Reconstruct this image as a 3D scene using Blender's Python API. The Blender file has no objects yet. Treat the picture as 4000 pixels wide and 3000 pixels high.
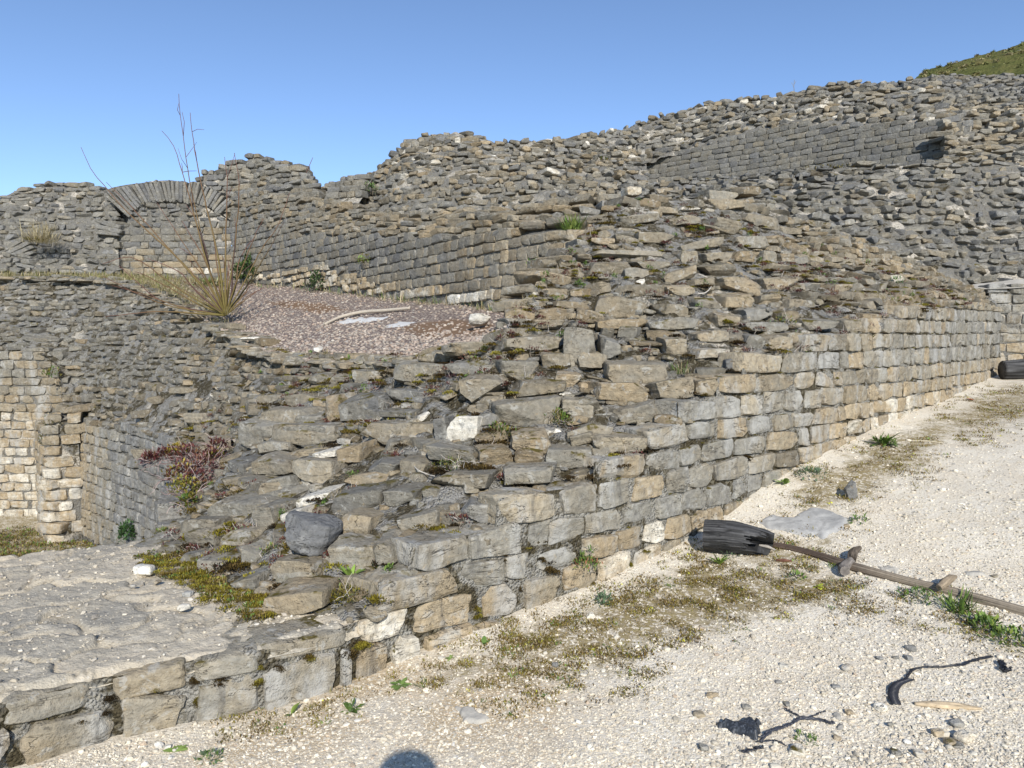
import bpy, math, random
import numpy as np
from mathutils import Vector, Matrix

F = 2772.0
EYE = 1.68
PITCH = math.atan((1500 - 1335) / F)
CP, SP = math.cos(PITCH), math.sin(PITCH)
CAM = np.array([0.0, 0.0, EYE])
rng = np.random.RandomState(7)
random.seed(7)
SC = bpy.context.scene
COL = SC.collection


def ray(px, py):
    """direction through a photo pixel with unit depth along the world Y axis"""
    px, py = np.broadcast_arrays(np.asarray(px, float), np.asarray(py, float))
    dx = (px - 2000) / F
    dy = -(py - 1500) / F
    vy = CP + dy * SP
    vz = -SP + dy * CP
    return np.stack([dx / vy, np.ones_like(dx), vz / vy], -1)


def at(px, py, D):
    return CAM + ray(px, py) * np.asarray(D, float)[..., None]


def project(P):
    d = np.asarray(P, float) - CAM
    yf = d[..., 1] * CP - d[..., 2] * SP
    yu = d[..., 1] * SP + d[..., 2] * CP
    yf = np.where(np.abs(yf) < 1e-4, 1e-4, yf)
    return np.stack([2000 + F * d[..., 0] / yf, 1500 - F * yu / yf, yf], -1)


# ------------------------------------------------------------------ noise
def _hash(ix, iy, iz, seed):
    h = np.atleast_1d(ix * 374761393 + iy * 668265263 + iz * 2147483647 + seed * 1274126177).astype(np.uint32)
    h = (h ^ (h >> np.uint32(13))) * np.uint32(1274126177)
    h = (h ^ (h >> np.uint32(16))) * np.uint32(2246822519)
    h = h ^ (h >> np.uint32(15))
    r = (h & np.uint32(0xFFFFFF)).astype(np.float64) / float(0xFFFFFF) * 2 - 1
    return r if np.ndim(ix) else float(r[0])


def vnoise(P, seed=0):
    P = np.asarray(P, float)
    f = np.floor(P)
    t = P - f
    t = t * t * (3 - 2 * t)
    i = f.astype(np.int64)
    x, y, z = i[..., 0], i[..., 1], i[..., 2]
    tx, ty, tz = t[..., 0], t[..., 1], t[..., 2]
    r = 0
    for dx in (0, 1):
        wx = tx if dx else 1 - tx
        for dy in (0, 1):
            wy = ty if dy else 1 - ty
            for dz in (0, 1):
                wz = tz if dz else 1 - tz
                r = r + wx * wy * wz * _hash(x + dx, y + dy, z + dz, seed)
    return r


def fbm(P, seed=0, o=3):
    a, r, s = 1.0, 0, 0
    P = np.asarray(P, float)
    for k in range(o):
        r = r + a * vnoise(P * (2.03 ** k) + k * 17.3, seed + k)
        s += a
        a *= 0.5
    return r / s


def sstep(a, b, x):
    t = np.clip((x - a) / (b - a), 0, 1)
    return t * t * (3 - 2 * t)


# ------------------------------------------------------------------ mesh building
class MB:
    """collects quads / triangles and links them as one mesh object"""
    def __init__(self):
        self.v, self.q, self.t, self.c, self.n = [], [], [], [], 0

    def add(self, V, quads=None, tris=None, col=None):
        V = np.asarray(V, float).reshape(-1, 3)
        if quads is not None and len(quads):
            self.q.append(np.asarray(quads, np.int64).reshape(-1, 4) + self.n)
        if tris is not None and len(tris):
            self.t.append(np.asarray(tris, np.int64).reshape(-1, 3) + self.n)
        if col is None:
            col = np.array([0.5, 0.5, 0.5])
        col = np.asarray(col, float)
        if col.ndim == 1:
            col = np.repeat(col[None, :3], len(V), 0)
        self.v.append(V); self.c.append(col)
        self.n += len(V)

    def build(self, name, mat, parent=None, smooth=True, sharp=None):
        V = np.concatenate(self.v) if self.v else np.zeros((0, 3))
        C = np.concatenate(self.c) if self.c else np.zeros((0, 3))
        Q = np.concatenate(self.q) if self.q else np.zeros((0, 4), np.int64)
        T = np.concatenate(self.t) if self.t else np.zeros((0, 3), np.int64)
        if parent is not None:
            V = V - np.array(parent.location)
        me = bpy.data.meshes.new(name)
        me.vertices.add(len(V)); me.vertices.foreach_set('co', V.astype(np.float32).ravel())
        me.loops.add(len(Q) * 4 + len(T) * 3)
        me.loops.foreach_set('vertex_index', np.concatenate([Q.ravel(), T.ravel()]).astype(np.int32))
        me.polygons.add(len(Q) + len(T))
        st = np.concatenate([np.arange(len(Q)) * 4, len(Q) * 4 + np.arange(len(T)) * 3]).astype(np.int32)
        me.polygons.foreach_set('loop_start', st)
        me.update(calc_edges=True)
        me.polygons.foreach_set('use_smooth', np.full(len(me.polygons), bool(smooth)))
        ca = me.color_attributes.new('tone', 'FLOAT_COLOR', 'POINT')
        ca.data.foreach_set('color', np.concatenate([C, np.ones((len(C), 1))], 1).astype(np.float32).ravel())
        if sharp is not None and smooth:
            me.set_sharp_from_angle(angle=math.radians(sharp))
        me.validate()
        if isinstance(mat, (list, tuple)):
            for m in mat: me.materials.append(m)
        else:
            me.materials.append(mat)
        o = bpy.data.objects.new(name, me)
        COL.objects.link(o)
        if parent is not None:
            o.parent = parent
        return o


def thing(name, label, cat, loc, group=None):
    o = bpy.data.objects.new(name, None)
    o.empty_display_size = 0.2
    COL.objects.link(o)
    o.location = [float(a) for a in loc]
    o['label'] = label; o['category'] = cat; o['kind'] = 'thing'
    if group: o['group'] = group
    return o


def tag(o, label=None, cat=None, group=None, kind=None):
    if label: o['label'] = label
    if cat: o['category'] = cat
    if group: o['group'] = group
    if kind: o['kind'] = kind
    return o


_box = {}
def box_template(n):
    if n in _box: return _box[n]
    g = np.linspace(-1, 1, n + 1)
    idx, V, Q = {}, [], []
    def vid(p):
        k = tuple(np.round(p, 5))
        if k not in idx:
            idx[k] = len(V); V.append(p)
        return idx[k]
    for ax in range(3):
        for s in (-1, 1):
            for i in range(n):
                for j in range(n):
                    c = []
                    for (a, b) in ((i, j), (i + 1, j), (i + 1, j + 1), (i, j + 1)):
                        p = [0, 0, 0]
                        p[ax] = s; p[(ax + 1) % 3] = g[a]; p[(ax + 2) % 3] = g[b]
                        c.append(vid(p))
                    Q.append(c if s > 0 else c[::-1])
    _box[n] = (np.array(V, float), np.array(Q))
    return _box[n]


def stones(mb, C, X, Y, Z, dims, tone, n=6, p=(5, 12), cut=1.0, rough=1.0, seed=0, drop_back=True):
    """C centres, X along the course, Y outward, Z up (N,3); dims half sizes; adds N broken rocks"""
    C = np.asarray(C, float); N = len(C)
    if N == 0: return
    r = np.random.RandomState(seed + 11)
    T, Q = box_template(n)
    if drop_back:   # back faces are buried in the mortar
        keep = ~np.all(T[Q][:, :, 1] < -0.999, axis=1)
        Q = Q[keep]
    V = T[None].repeat(N, 0)
    pp = r.uniform(p[0], p[1], N)[:, None]
    nr = (np.abs(V) ** pp[..., None]).sum(-1) ** (1 / pp)
    V = V / nr[..., None]
    k = r.normal(0, 1, (N, 6, 1)) * cut
    x, y, z = V[..., 0], V[..., 1], V[..., 2]
    x2 = x * (1 + .07 * k[:, 0] * z + .05 * k[:, 1] * y) + .06 * k[:, 2] * z
    z2 = z * (1 + .15 * k[:, 3] * x) + .05 * k[:, 4] * y
    y2 = y * (1 + .06 * k[:, 5] * z)
    V = np.stack([x2, y2, z2], -1)
    for j in range(7):   # broken corners: flat cuts
        nv = r.normal(0, 1, (N, 3)); nv[:, 1] = np.abs(nv[:, 1]) * 0.9
        if j >= 4: nv[:, 1] *= .25
        nv /= np.linalg.norm(nv, axis=1)[:, None]
        sup = np.abs(nv).sum(1)
        d = sup * (1 - np.abs(r.normal(0, .14, N)) * cut - .06)
        e = np.einsum('nvk,nk->nv', V, nv) - d[:, None]
        V = V - np.maximum(e, 0)[..., None] * nv[:, None, :]
    L = V * np.asarray(dims)[:, None, :]
    off = r.uniform(-50, 50, (N, 1, 3))
    rad = V / (np.linalg.norm(V, axis=-1, keepdims=True) + 1e-6)
    m = np.minimum(dims[:, 2], dims[:, 0])[:, None]
    a = rough * np.minimum(m * .22, .02)
    d1 = fbm(L * 9 + off, seed, 2)
    d2 = fbm(L * np.array([7, 7, 45.]) + off, seed + 5, 2)
    d3 = vnoise(L * 42 + off, seed + 9) if n > 6 else 0
    L = L + rad * (a * (0.75 * d1 + .6 * d2 + .25 * d3))[..., None]
    W = C[:, None] + L[..., 0:1] * X[:, None] + L[..., 1:2] * Y[:, None] + L[..., 2:3] * Z[:, None]
    nv_ = len(T)
    QQ = (Q[None] + (np.arange(N) * nv_)[:, None, None]).reshape(-1, 4)
    col = np.asarray(tone, float)[:, None, :].repeat(nv_, 1).reshape(-1, 3)
    used = np.unique(Q)
    mb.add(W.reshape(-1, 3), quads=QQ, col=col)


# ------------------------------------------------------------------ patches
def resample(col, m):
    col = np.asarray(col, float)
    d = np.concatenate([[0], np.cumsum(np.linalg.norm(np.diff(col, axis=0), axis=1))])
    t = np.linspace(0, d[-1], m)
    return np.stack([np.interp(t, d, col[:, k]) for k in range(3)], -1)


def catmull(P, m):
    """P (K, ..., 3) -> m samples along the first axis, by chord parameter"""
    K = len(P)
    ref = P.reshape(K, -1, 3)
    d = np.linalg.norm(np.diff(ref, axis=0), axis=-1).mean(1)
    s = np.concatenate([[0], np.cumsum(np.maximum(d, 1e-4))])
    t = np.linspace(0, s[-1], m)
    i = np.clip(np.searchsorted(s, t, side='right') - 1, 0, K - 2)
    sh = (m,) + (1,) * (P.ndim - 1)
    h = (s[i + 1] - s[i]).reshape(sh)
    u = ((t - s[i]) / (s[i + 1] - s[i])).reshape(sh)
    tan = np.zeros_like(P)
    tan[1:-1] = (P[2:] - P[:-2]) / (s[2:] - s[:-2]).reshape((K - 2,) + (1,) * (P.ndim - 1))
    tan[0] = (P[1] - P[0]) / (s[1] - s[0]); tan[-1] = (P[-1] - P[-2]) / (s[-1] - s[-2])
    p0, p1, m0, m1 = P[i], P[i + 1], tan[i], tan[i + 1]
    return (2 * u**3 - 3 * u**2 + 1) * p0 + (u**3 - 2 * u**2 + u) * h * m0 + (-2 * u**3 + 3 * u**2) * p1 + (u**3 - u**2) * h * m1


def patch(cols, nu=200, nv=24, linear=False):
    """cols: columns left to right, each a list of (px,py,D) from bottom to top -> (nu,nv,3)"""
    K = [resample(at(*np.array(c, float).T), nv) for c in cols]
    K = np.stack(K)
    if linear:
        d = np.linalg.norm(np.diff(K, axis=0), axis=-1).mean(1)
        s = np.concatenate([[0], np.cumsum(d)])
        t = np.linspace(0, s[-1], nu)
        out = np.zeros((nu, nv, 3))
        for a in range(nv):
            for b in range(3):
                out[:, a, b] = np.interp(t, s, K[:, a, b])
        return out
    return catmull(K, nu)


def pnormals(P):
    du = np.gradient(P, axis=0); dv = np.gradient(P, axis=1)
    N = np.cross(du, dv)
    N /= np.linalg.norm(N, axis=-1, keepdims=True) + 1e-9
    c = CAM - P
    s = np.sign((N * c).sum(-1).mean())
    return N * (s if s != 0 else 1)


def grid_quads(a, b):
    i = np.arange(a * b).reshape(a, b)
    return np.stack([i[:-1, :-1], i[1:, :-1], i[1:, 1:], i[:-1, 1:]], -1).reshape(-1, 4)


def backing(mb, P, depth=.05, amp=.03, freq=4, seed=3, res=None, col=(.5, .5, .5)):
    if res is not None:
        u = np.linspace(0, len(P) - 1, res[0]); v = np.linspace(0, P.shape[1] - 1, res[1])
        P = bil(P, u[:, None], v[None, :])
    N = pnormals(P)
    q = P - N * depth + N * (fbm(P * freq, seed, 3) * amp)[..., None]
    mb.add(q.reshape(-1, 3), quads=grid_quads(*P.shape[:2]), col=col)


def bil(P, u, v):
    u, v = np.broadcast_arrays(u, v)
    i = np.clip(np.floor(u).astype(int), 0, P.shape[0] - 2); j = np.clip(np.floor(v).astype(int), 0, P.shape[1] - 2)
    a = (u - i)[..., None]; b = (v - j)[..., None]
    return (P[i, j] * (1 - a) + P[i + 1, j] * a) * (1 - b) + (P[i, j + 1] * (1 - a) + P[i + 1, j + 1] * a) * b


class Lay(dict):
    pass


def contour_stones(P, c, lmin, lmax, seed, cj=.0, yaw=.1, tilt=.05, prot=(.0, .03), depth=.12, gap=.012, hfill=.94, skip=0.0, zoff=0.0, wander=0.0, treads=True):
    """stones in level courses along the surface P; returns a dict of arrays"""
    r = np.random.RandomState(seed)
    zs = np.maximum.accumulate(P[..., 2], axis=1) + np.arange(P.shape[1]) * 1e-6
    lo, hi = zs.min(), zs.max()
    z = lo + zoff
    out = dict(C=[], X=[], Y=[], Z=[], dims=[])
    vidx = np.arange(P.shape[1])
    levels = []
    while z < hi:
        h = c * (1 + cj * r.uniform(-1, 1))
        levels.append((z, h)); z += h
    for (z, h) in levels:
        def cont(zq):
            v = np.array([np.interp(zq, zs[k], vidx) for k in range(len(zs))])
            ok = (zq >= zs[:, 0]) & (zq <= zs[:, -1])
            return bil(P, np.arange(len(zs)), v), ok
        zw = z + wander * vnoise(np.stack([np.arange(len(P)) * .05, np.full(len(P), z * 5), np.zeros(len(P))], -1), seed)
        v = np.array([np.interp(zw[k], zs[k], vidx) for k in range(len(zs))])
        ok = (zw >= zs[:, 0] - .0) & (zw <= zs[:, -1])
        Q = bil(P, np.arange(len(zs)), v)
        Q2, _ = cont(z + h)
        k = 0
        n = len(Q)
        while k < n:
            if not ok[k]: k += 1; continue
            e = k
            while e + 1 < n and ok[e + 1]: e += 1
            if e - k >= 2:
                run = Q[k:e + 1]; run2 = Q2[k:e + 1]
                s = np.concatenate([[0], np.cumsum(np.linalg.norm(np.diff(run, axis=0), axis=1))])
                pos = r.uniform(0, lmax * .5) - lmax * .4
                while pos < s[-1]:
                    L = r.uniform(lmin, lmax) * (1.35 if r.rand() < .12 else 1)
                    mid = pos + L / 2
                    if 0 <= mid <= s[-1] and r.rand() >= skip:
                        a = np.array([np.interp(max(pos, 0), s, run[:, q]) for q in range(3)])
                        b = np.array([np.interp(min(pos + L, s[-1]), s, run[:, q]) for q in range(3)])
                        m = np.array([np.interp(mid, s, run[:, q]) for q in range(3)])
                        m2 = np.array([np.interp(mid, s, run2[:, q]) for q in range(3)])
                        t = b - a; sl = t[2] / (np.linalg.norm(t[:2]) + 1e-6)
                        t[2] = 0; tl = np.linalg.norm(t)
                        if tl > 1e-3:
                            t /= tl
                            nn = np.array([t[1], -t[0], 0.])
                            if nn @ (CAM - m) < 0: nn = -nn
                            tread = min(max(0.0, (m - m2) @ nn), .6) if treads else 0
                            ya = r.normal(0, yaw); ti = r.normal(0, tilt) + math.atan(np.clip(sl, -.2, .2)); fo = r.normal(0, tilt)
                            Xv = t * math.cos(ya) + nn * math.sin(ya)
                            Yv = nn * math.cos(ya) - t * math.sin(ya)
                            Xv = Xv * math.cos(ti) + np.array([0, 0, math.sin(ti)])
                            Zv = np.cross(Xv, Yv)
                            if Zv[2] < 0: Zv = -Zv
                            Yv2 = Yv * math.cos(fo) + Zv * math.sin(fo)
                            Zv = Zv * math.cos(fo) - Yv * math.sin(fo)
                            dp = depth + tread * .55
                            hh = h * hfill * (1 + r.uniform(-.12, .06))
                            Lx = max(min(L, tl * 1.05) - gap, .03)
                            out['C'].append(m + nn * (r.uniform(*prot) - dp) + np.array([0, 0, h / 2]))
                            out['X'].append(Xv); out['Y'].append(Yv2); out['Z'].append(Zv)
                            out['dims'].append([Lx / 2, dp, hh / 2])
                    pos += L
            k = e + 1
    return {k: np.array(v) for k, v in out.items()}


def line_y(line, x):
    l = np.array(line, float)
    return np.interp(x, l[:, 0], l[:, 1])
# ------------------------------------------------------------------ materials
class NT:
    def __init__(self, name, rough=.9, spec=.2):
        self.m = bpy.data.materials.new(name); self.m.use_nodes = True
        self.t = self.m.node_tree; self.n = self.t.nodes; self.l = self.t.links
        self.b = self.n['Principled BSDF']
        self.b.inputs['Roughness'].default_value = rough
        self.b.inputs['Specular IOR Level'].default_value = spec
        self.pos = self.n.new('ShaderNodeNewGeometry')

    def put(self, sock, v):
        if isinstance(v, (int, float)): sock.default_value = v
        elif isinstance(v, (tuple, list)): sock.default_value = tuple(v) + ((1,) if len(v) == 3 and sock.type == 'RGBA' else ())
        else: self.l.new(v, sock)

    def noise(self, scale, detail=3, rough=.55, stretch=None, dist=0.0, out='Fac'):
        x = self.n.new('ShaderNodeTexNoise'); x.inputs['Scale'].default_value = scale
        x.inputs['Detail'].default_value = detail; x.inputs['Roughness'].default_value = rough
        x.inputs['Distortion'].default_value = dist
        v = self.pos.outputs['Position']
        if stretch:
            mp = self.n.new('ShaderNodeMapping'); mp.inputs['Scale'].default_value = stretch
            self.l.new(v, mp.inputs['Vector']); v = mp.outputs['Vector']
        self.l.new(v, x.inputs['Vector'])
        return x.outputs[out]

    def voro(self, scale, out='Distance', feature='F1', rand=1.0):
        x = self.n.new('ShaderNodeTexVoronoi'); x.inputs['Scale'].default_value = scale; x.feature = feature
        x.inputs['Randomness'].default_value = rand
        self.l.new(self.pos.outputs['Position'], x.inputs['Vector'])
        return x.outputs[out]

    def math(self, op, a, b=0.0, c=None, clamp=False):
        x = self.n.new('ShaderNodeMath'); x.operation = op; x.use_clamp = clamp
        self.put(x.inputs[0], a); self.put(x.inputs[1], b)
        if c is not None: self.put(x.inputs[2], c)
        return x.outputs[0]

    def rng(self, v, a, b, lo=0.0, hi=1.0):
        x = self.n.new('ShaderNodeMapRange'); x.interpolation_type = 'SMOOTHSTEP'
        self.put(x.inputs[0], v)
        for i, q in enumerate((a, b, lo, hi)): self.put(x.inputs[i + 1], q)
        return x.outputs[0]

    def mix(self, f, a, b, mode='MIX'):
        x = self.n.new('ShaderNodeMix'); x.data_type = 'RGBA'; x.blend_type = mode; x.clamp_factor = True
        self.put(x.inputs[0], f); self.put(x.inputs[6], a); self.put(x.inputs[7], b)
        return x.outputs[2]

    def ramp(self, v, stops):
        x = self.n.new('ShaderNodeValToRGB'); e = x.color_ramp.elements
        while len(e) < len(stops): e.new(.5)
        for k, (p, c) in enumerate(stops):
            e[k].position = p; e[k].color = tuple(c) + (1,)
        self.put(x.inputs[0], v)
        return x.outputs[0]

    def attr(self, name='tone'):
        x = self.n.new('ShaderNodeAttribute'); x.attribute_name = name
        s = self.n.new('ShaderNodeSeparateColor'); self.l.new(x.outputs['Color'], s.inputs[0])
        return s.outputs

    def up(self):
        s = self.n.new('ShaderNodeSeparateXYZ'); self.l.new(self.pos.outputs['Normal'], s.inputs[0])
        return s.outputs[2]

    def done(self, col, bump=None, strength=.5, dist=.01):
        self.put(self.b.inputs['Base Color'], col)
        if bump is not None:
            x = self.n.new('ShaderNodeBump'); x.inputs['Strength'].default_value = strength; x.inputs['Distance'].default_value = dist
            self.put(x.inputs['Height'], bump); self.l.new(x.outputs[0], self.b.inputs['Normal'])
        return self.m


STONE_RAMP = [(0.0, (.122, .122, .12)), (.2, (.166, .163, .153)), (.4, (.205, .191, .157)), (.58, (.24, .203, .143)),
              (.74, (.278, .217, .136)), (.85, (.40, .362, .288)), (1.0, (.58, .545, .465))]


def stone_mat(name, moss=.0, lichen=.5, spots=.5, fine=1.0, runs=0.0):
    m = NT(name, .92, .15)
    A = m.attr()
    n1 = m.noise(5.5, 4); n2 = m.noise(24 * fine, 4, .65); st = m.noise(3.2, 3, .6, (1, 1, 11)); n3 = m.noise(95 * fine, 2, .6)
    t = m.math('ADD', A[0], m.math('MULTIPLY', m.math('SUBTRACT', n1, .5), .5))
    t = m.math('ADD', t, m.math('MULTIPLY', m.math('SUBTRACT', st, .5), .16), clamp=True)
    c = m.ramp(t, STONE_RAMP)
    v = m.math('MULTIPLY', m.math('MULTIPLY_ADD', A[1], 1.1, .46), m.math('MULTIPLY_ADD', n2, 1.35, .33))
    vm = m.n.new('ShaderNodeVectorMath'); vm.operation = 'SCALE'
    m.put(vm.inputs[0], c); m.put(vm.inputs['Scale'], v)
    c = vm.outputs[0]
    l = m.noise(11, 3, .7, dist=.4)
    c = m.mix(m.math('MULTIPLY', m.rng(l, .56, .66), lichen), c, (.40, .395, .36))
    if runs > 0:     # pale lime runs and dark rain streaks across the blocks
        w1 = m.noise(1.7, 4, .65, (2.2, 2.2, .9)); w2 = m.noise(2.3, 4, .7, (5, 5, .8))
        c = m.mix(m.math('MULTIPLY', m.rng(w1, .48, .66), runs * .75), c, m.mix(n2, (.30, .295, .275), (.46, .45, .41)))
        c = m.mix(m.math('MULTIPLY', m.rng(w2, .55, .72), runs * .55), c, (.085, .083, .078))
    l2 = m.noise(19, 2, .6)
    c = m.mix(m.math('MULTIPLY', m.rng(l2, .66, .72), .5 * lichen), c, (.42, .30, .14))
    d = m.noise(42, 3, .7)
    c = m.mix(m.math('MULTIPLY', m.rng(d, .61, .68), spots), c, (.035, .032, .028))
    d2 = m.noise(3.1, 3, .7)
    c = m.mix(m.math('MULTIPLY', m.rng(d2, .58, .75), .45 * spots), c, (.06, .06, .058))
    if moss > 0:
        g = m.noise(4.5, 4, .7)
        f = m.math('MULTIPLY', m.rng(m.up(), .15, .75), m.rng(g, .6 - .16 * moss, .68 - .1 * moss))
        c = m.mix(f, c, m.mix(n2, (.045, .034, .012), (.13, .105, .02)))
    ck = m.noise(2.2, 4, .7, (1.3, 1.3, 4.5), dist=.5)      # thin dark splits along the bedding
    crack = m.math('MULTIPLY', m.rng(m.math('ABSOLUTE', m.math('SUBTRACT', ck, .5)), .010, .0), m.rng(n1, .42, .62))
    c = m.mix(m.math('MULTIPLY', crack, .75), c, (.03, .026, .02))
    h = m.math('ADD', m.math('MULTIPLY', n2, 1.0), m.math('MULTIPLY', st, .3))
    h = m.math('ADD', h, m.math('MULTIPLY', n3, .4))
    h = m.math('SUBTRACT', h, m.math('MULTIPLY', crack, .5))
    return m.done(c, h, .75, .022)


def mortar_mat(name, base=(.30, .30, .295), lime=.3, moss=.4, lcol=(.66, .60, .50), dirt=.5):
    m = NT(name, .95, .1)
    n1 = m.noise(14, 4, .7); n2 = m.noise(70, 3, .65); big = m.noise(1.3, 3, .6); mo = m.noise(3.2, 4, .7); gr = m.voro(60)
    c = m.mix(n1, tuple(a * .62 for a in base), tuple(min(1, a * 1.3) for a in base))
    c = m.mix(m.rng(big, .62 - .2 * lime, .68 - .14 * lime), c, m.mix(n1, tuple(a * .8 for a in lcol), lcol))
    c = m.mix(m.math('MULTIPLY', m.rng(mo, .66 - .22 * moss, .72 - .2 * moss), .9), c, m.mix(n2, (.028, .02, .010), (.075, .058, .018)))
    c = m.mix(m.math('MULTIPLY', m.rng(n2, .56, .7), dirt * .7), c, (.06, .05, .042))
    gc = m.voro(34, 'Color'); sg = m.n.new('ShaderNodeSeparateColor'); m.l.new(gc, sg.inputs[0])
    c = m.mix(m.math('MULTIPLY', m.rng(sg.outputs[0], .55, .8), .6), c, m.mix(sg.outputs[1], (.30, .27, .2), (.12, .11, .095)))
    h = m.math('ADD', m.math('MULTIPLY', n1, 1.0), m.math('MULTIPLY', n2, .8))
    h = m.math('SUBTRACT', h, m.math('MULTIPLY', gr, .8))
    return m.done(c, h, 1.0, .03)


def plain_mat(name, c1, c2, scale=20, rough=.85, bump=.3, tone=False, spec=.2, trans=0.0, stretch=None):
    m = NT(name, rough, spec)
    n = m.noise(scale, 4, .65, stretch)
    c = m.mix(m.rng(n, .3, .7), c1, c2)
    if tone:
        A = m.attr()
        vm = m.n.new('ShaderNodeVectorMath'); vm.operation = 'SCALE'
        m.put(vm.inputs[0], c); m.put(vm.inputs['Scale'], m.math('MULTIPLY_ADD', A[1], 1.2, .4))
        c = vm.outputs[0]
    return m.done(c, n, bump, .01)


def tone_mat(name, rough=.8, spec=.2, vary=.35, scale=40):
    """colour straight from the per-piece attribute, varied by noise"""
    m = NT(name, rough, spec)
    x = m.n.new('ShaderNodeAttribute'); x.attribute_name = 'tone'
    n = m.noise(scale, 3, .6)
    vm = m.n.new('ShaderNodeVectorMath'); vm.operation = 'SCALE'
    m.put(vm.inputs[0], x.outputs['Color']); m.put(vm.inputs['Scale'], m.math('MULTIPLY_ADD', n, 2 * vary, 1 - vary))
    return m.done(vm.outputs[0], n, .3, .005)


M = dict(
    stone=stone_mat('foreground_stone', .35, .5, .55),
    stone_clean=stone_mat('dressed_stone', .1, .45, .5, runs=1.0),
    stone_far=stone_mat('weathered_stone', .2, .35, .7),
    mortar=mortar_mat('grey_mortar', (.30, .29, .265), .2, .9, (.58, .53, .44), .75),
    mortar_face=mortar_mat('joint_mortar', (.33, .315, .275), .2, .85),
    mortar_far=mortar_mat('old_mortar', (.23, .22, .195), .3, .45, dirt=.7),
    mortar_white=mortar_mat('lime_mortar', (.24, .23, .205), .62, .4, (.58, .53, .44), dirt=.65),
    moss=tone_mat('moss', .95, .05, .5, 60),
    leaf=tone_mat('leaf', .6, .3, .3, 50),
    pebble=tone_mat('pebble', .85, .2, .3, 60),
    bark=tone_mat('stem_bark', .6, .25, .3, 30),
)
# ------------------------------------------------------------------ the foreground wall: plan and courses
WD = [(-1400, 2.016), (-400, 2.52), (0, 2.80), (400, 3.03), (730, 3.17), (1020, 3.27), (1290, 3.47), (1500, 3.70), (1605, 3.80), (2045, 4.24), (2285, 4.50),
      (2558, 4.94), (2760, 5.32), (2980, 5.87), (3138, 6.25), (3296, 6.75), (3486, 7.55), (3701, 8.95), (3875, 11.2), (3915, 12.0)]
_wd = np.array(WD, float)
def wallD(px):
    # smooth: interpolate the plan x,y with small windows
    px = np.asarray(px, float)
    acc = 0
    for o in (-60, -30, 0, 30, 60):
        acc = acc + 1 / np.interp(px + o, _wd[:, 0], 1 / _wd[:, 1])
    return acc / 5

LINES = dict(
    Z=[(-1400, 3554), (-400, 3110), (0, 3012), (450, 2932), (723, 2890), (1010, 2832), (1300, 2752), (1510, 2672), (1640, 2610), (1852, 2530), (2029, 2480), (2178, 2440), (2333, 2390), (2465, 2340), (2740, 2220)],
    A=[(-1400, 3335), (-400, 2935), (0, 2848), (470, 2742), (1022, 2610), (1377, 2520), (1600, 2485), (1852, 2440), (2029, 2395), (2178, 2358), (2333, 2305), (2465, 2262), (2740, 2170)],
    B=[(-1400, 3216), (-400, 2840), (0, 2748), (400, 2645), (730, 2585), (1020, 2540), (1290, 2468), (1500, 2395), (1780, 2320), (1966, 2280), (2099, 2252), (2276, 2195), (2409, 2165), (2513, 2140), (2696, 2090), (2860, 2030)],
    C=[(1480, 2275), (1605, 2245), (1823, 2203), (2045, 2152), (2150, 2130), (2285, 2105), (2431, 2070), (2558, 2036), (2664, 2010), (2760, 1986), (2859, 1962), (2980, 1925), (3122, 1880)],
    D=[(1605, 2140), (1950, 2062), (2168, 2030), (2336, 1998), (2468, 1965), (2594, 1938), (2790, 1893), (2920, 1862), (3122, 1818), (3300, 1775)],
    E=[(1950, 1945), (2325, 1886), (2525, 1857), (2650, 1832), (2739, 1814), (2870, 1787), (3138, 1744), (3302, 1708), (3486, 1665), (3700, 1610)],
    F=[(2325, 1800), (2500, 1775), (2600, 1758), (2800, 1725), (3011, 1692), (3138, 1670), (3296, 1648), (3505, 1611), (3644, 1583), (3777, 1554), (3910, 1520)],
    G=[(2540, 1668), (2625, 1660), (3005, 1616), (3138, 1604), (3296, 1583), (3486, 1556), (3701, 1521), (3875, 1487), (3915, 1480)],
    H=[(2625, 1570), (2810, 1545), (2945, 1538), (3106, 1522), (3258, 1511), (3454, 1495), (3613, 1482), (3790, 1458), (3915, 1440)],
    I=[(2810, 1468), (2916, 1461), (3055, 1458), (3170, 1451), (3296, 1445), (3435, 1436), (3613, 1423), (3803, 1407), (3915, 1395)],
    J=[(2905, 1384), (3138, 1374), (3359, 1371), (3454, 1366), (3676, 1357), (3803, 1350), (3915, 1345)],
    K=[(3138, 1302), (3366, 1301), (3562, 1303), (3695, 1306), (3803, 1303), (3915, 1299)],
    L=[(3366, 1243), (3518, 1246), (3613, 1252), (3739, 1256), (3898, 1257), (3915, 1257)],
    M=[(3520, 1192), (3726, 1206), (3901, 1217), (3915, 1217)],
    N=[(3726, 1166), (3850, 1182), (3901, 1200), (3915, 1202)],
)
ORDER = 'ZABCDEFGHIJKLMN'
START = dict(Z=-1400, A=-1400, B=1482, C=1605, D=1950, E=2325, F=2540, G=2657, H=2810, I=2905, J=3140, K=3366, L=3520, M=3726)


def wall_plan(px):
    return at(px, 1335, wallD(px))


_wpx = np.linspace(-1350, 3915, 480)
_wxy = wall_plan(_wpx)[:, :2]
# the line goes on straight beyond both ends
_d0 = (_wxy[0] - _wxy[12]); _d0 /= np.linalg.norm(_d0)
_d1 = np.array([1.0, 0.12]); _d1 /= np.linalg.norm(_d1)
WXY = np.concatenate([[_wxy[0] + _d0 * 400], _wxy, [_wxy[-1] + _d1 * 600]])

GT = [(-400, -2.0), (-20, -.9), (-4, -.16), (0, -.075), (1.6, -.07), (2.9, -.01), (4.74, .2), (6.1, .55), (8.1, .8), (13.3, 1.1), (30, 1.7), (400, 3)]
_gt = np.array(GT)


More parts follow.
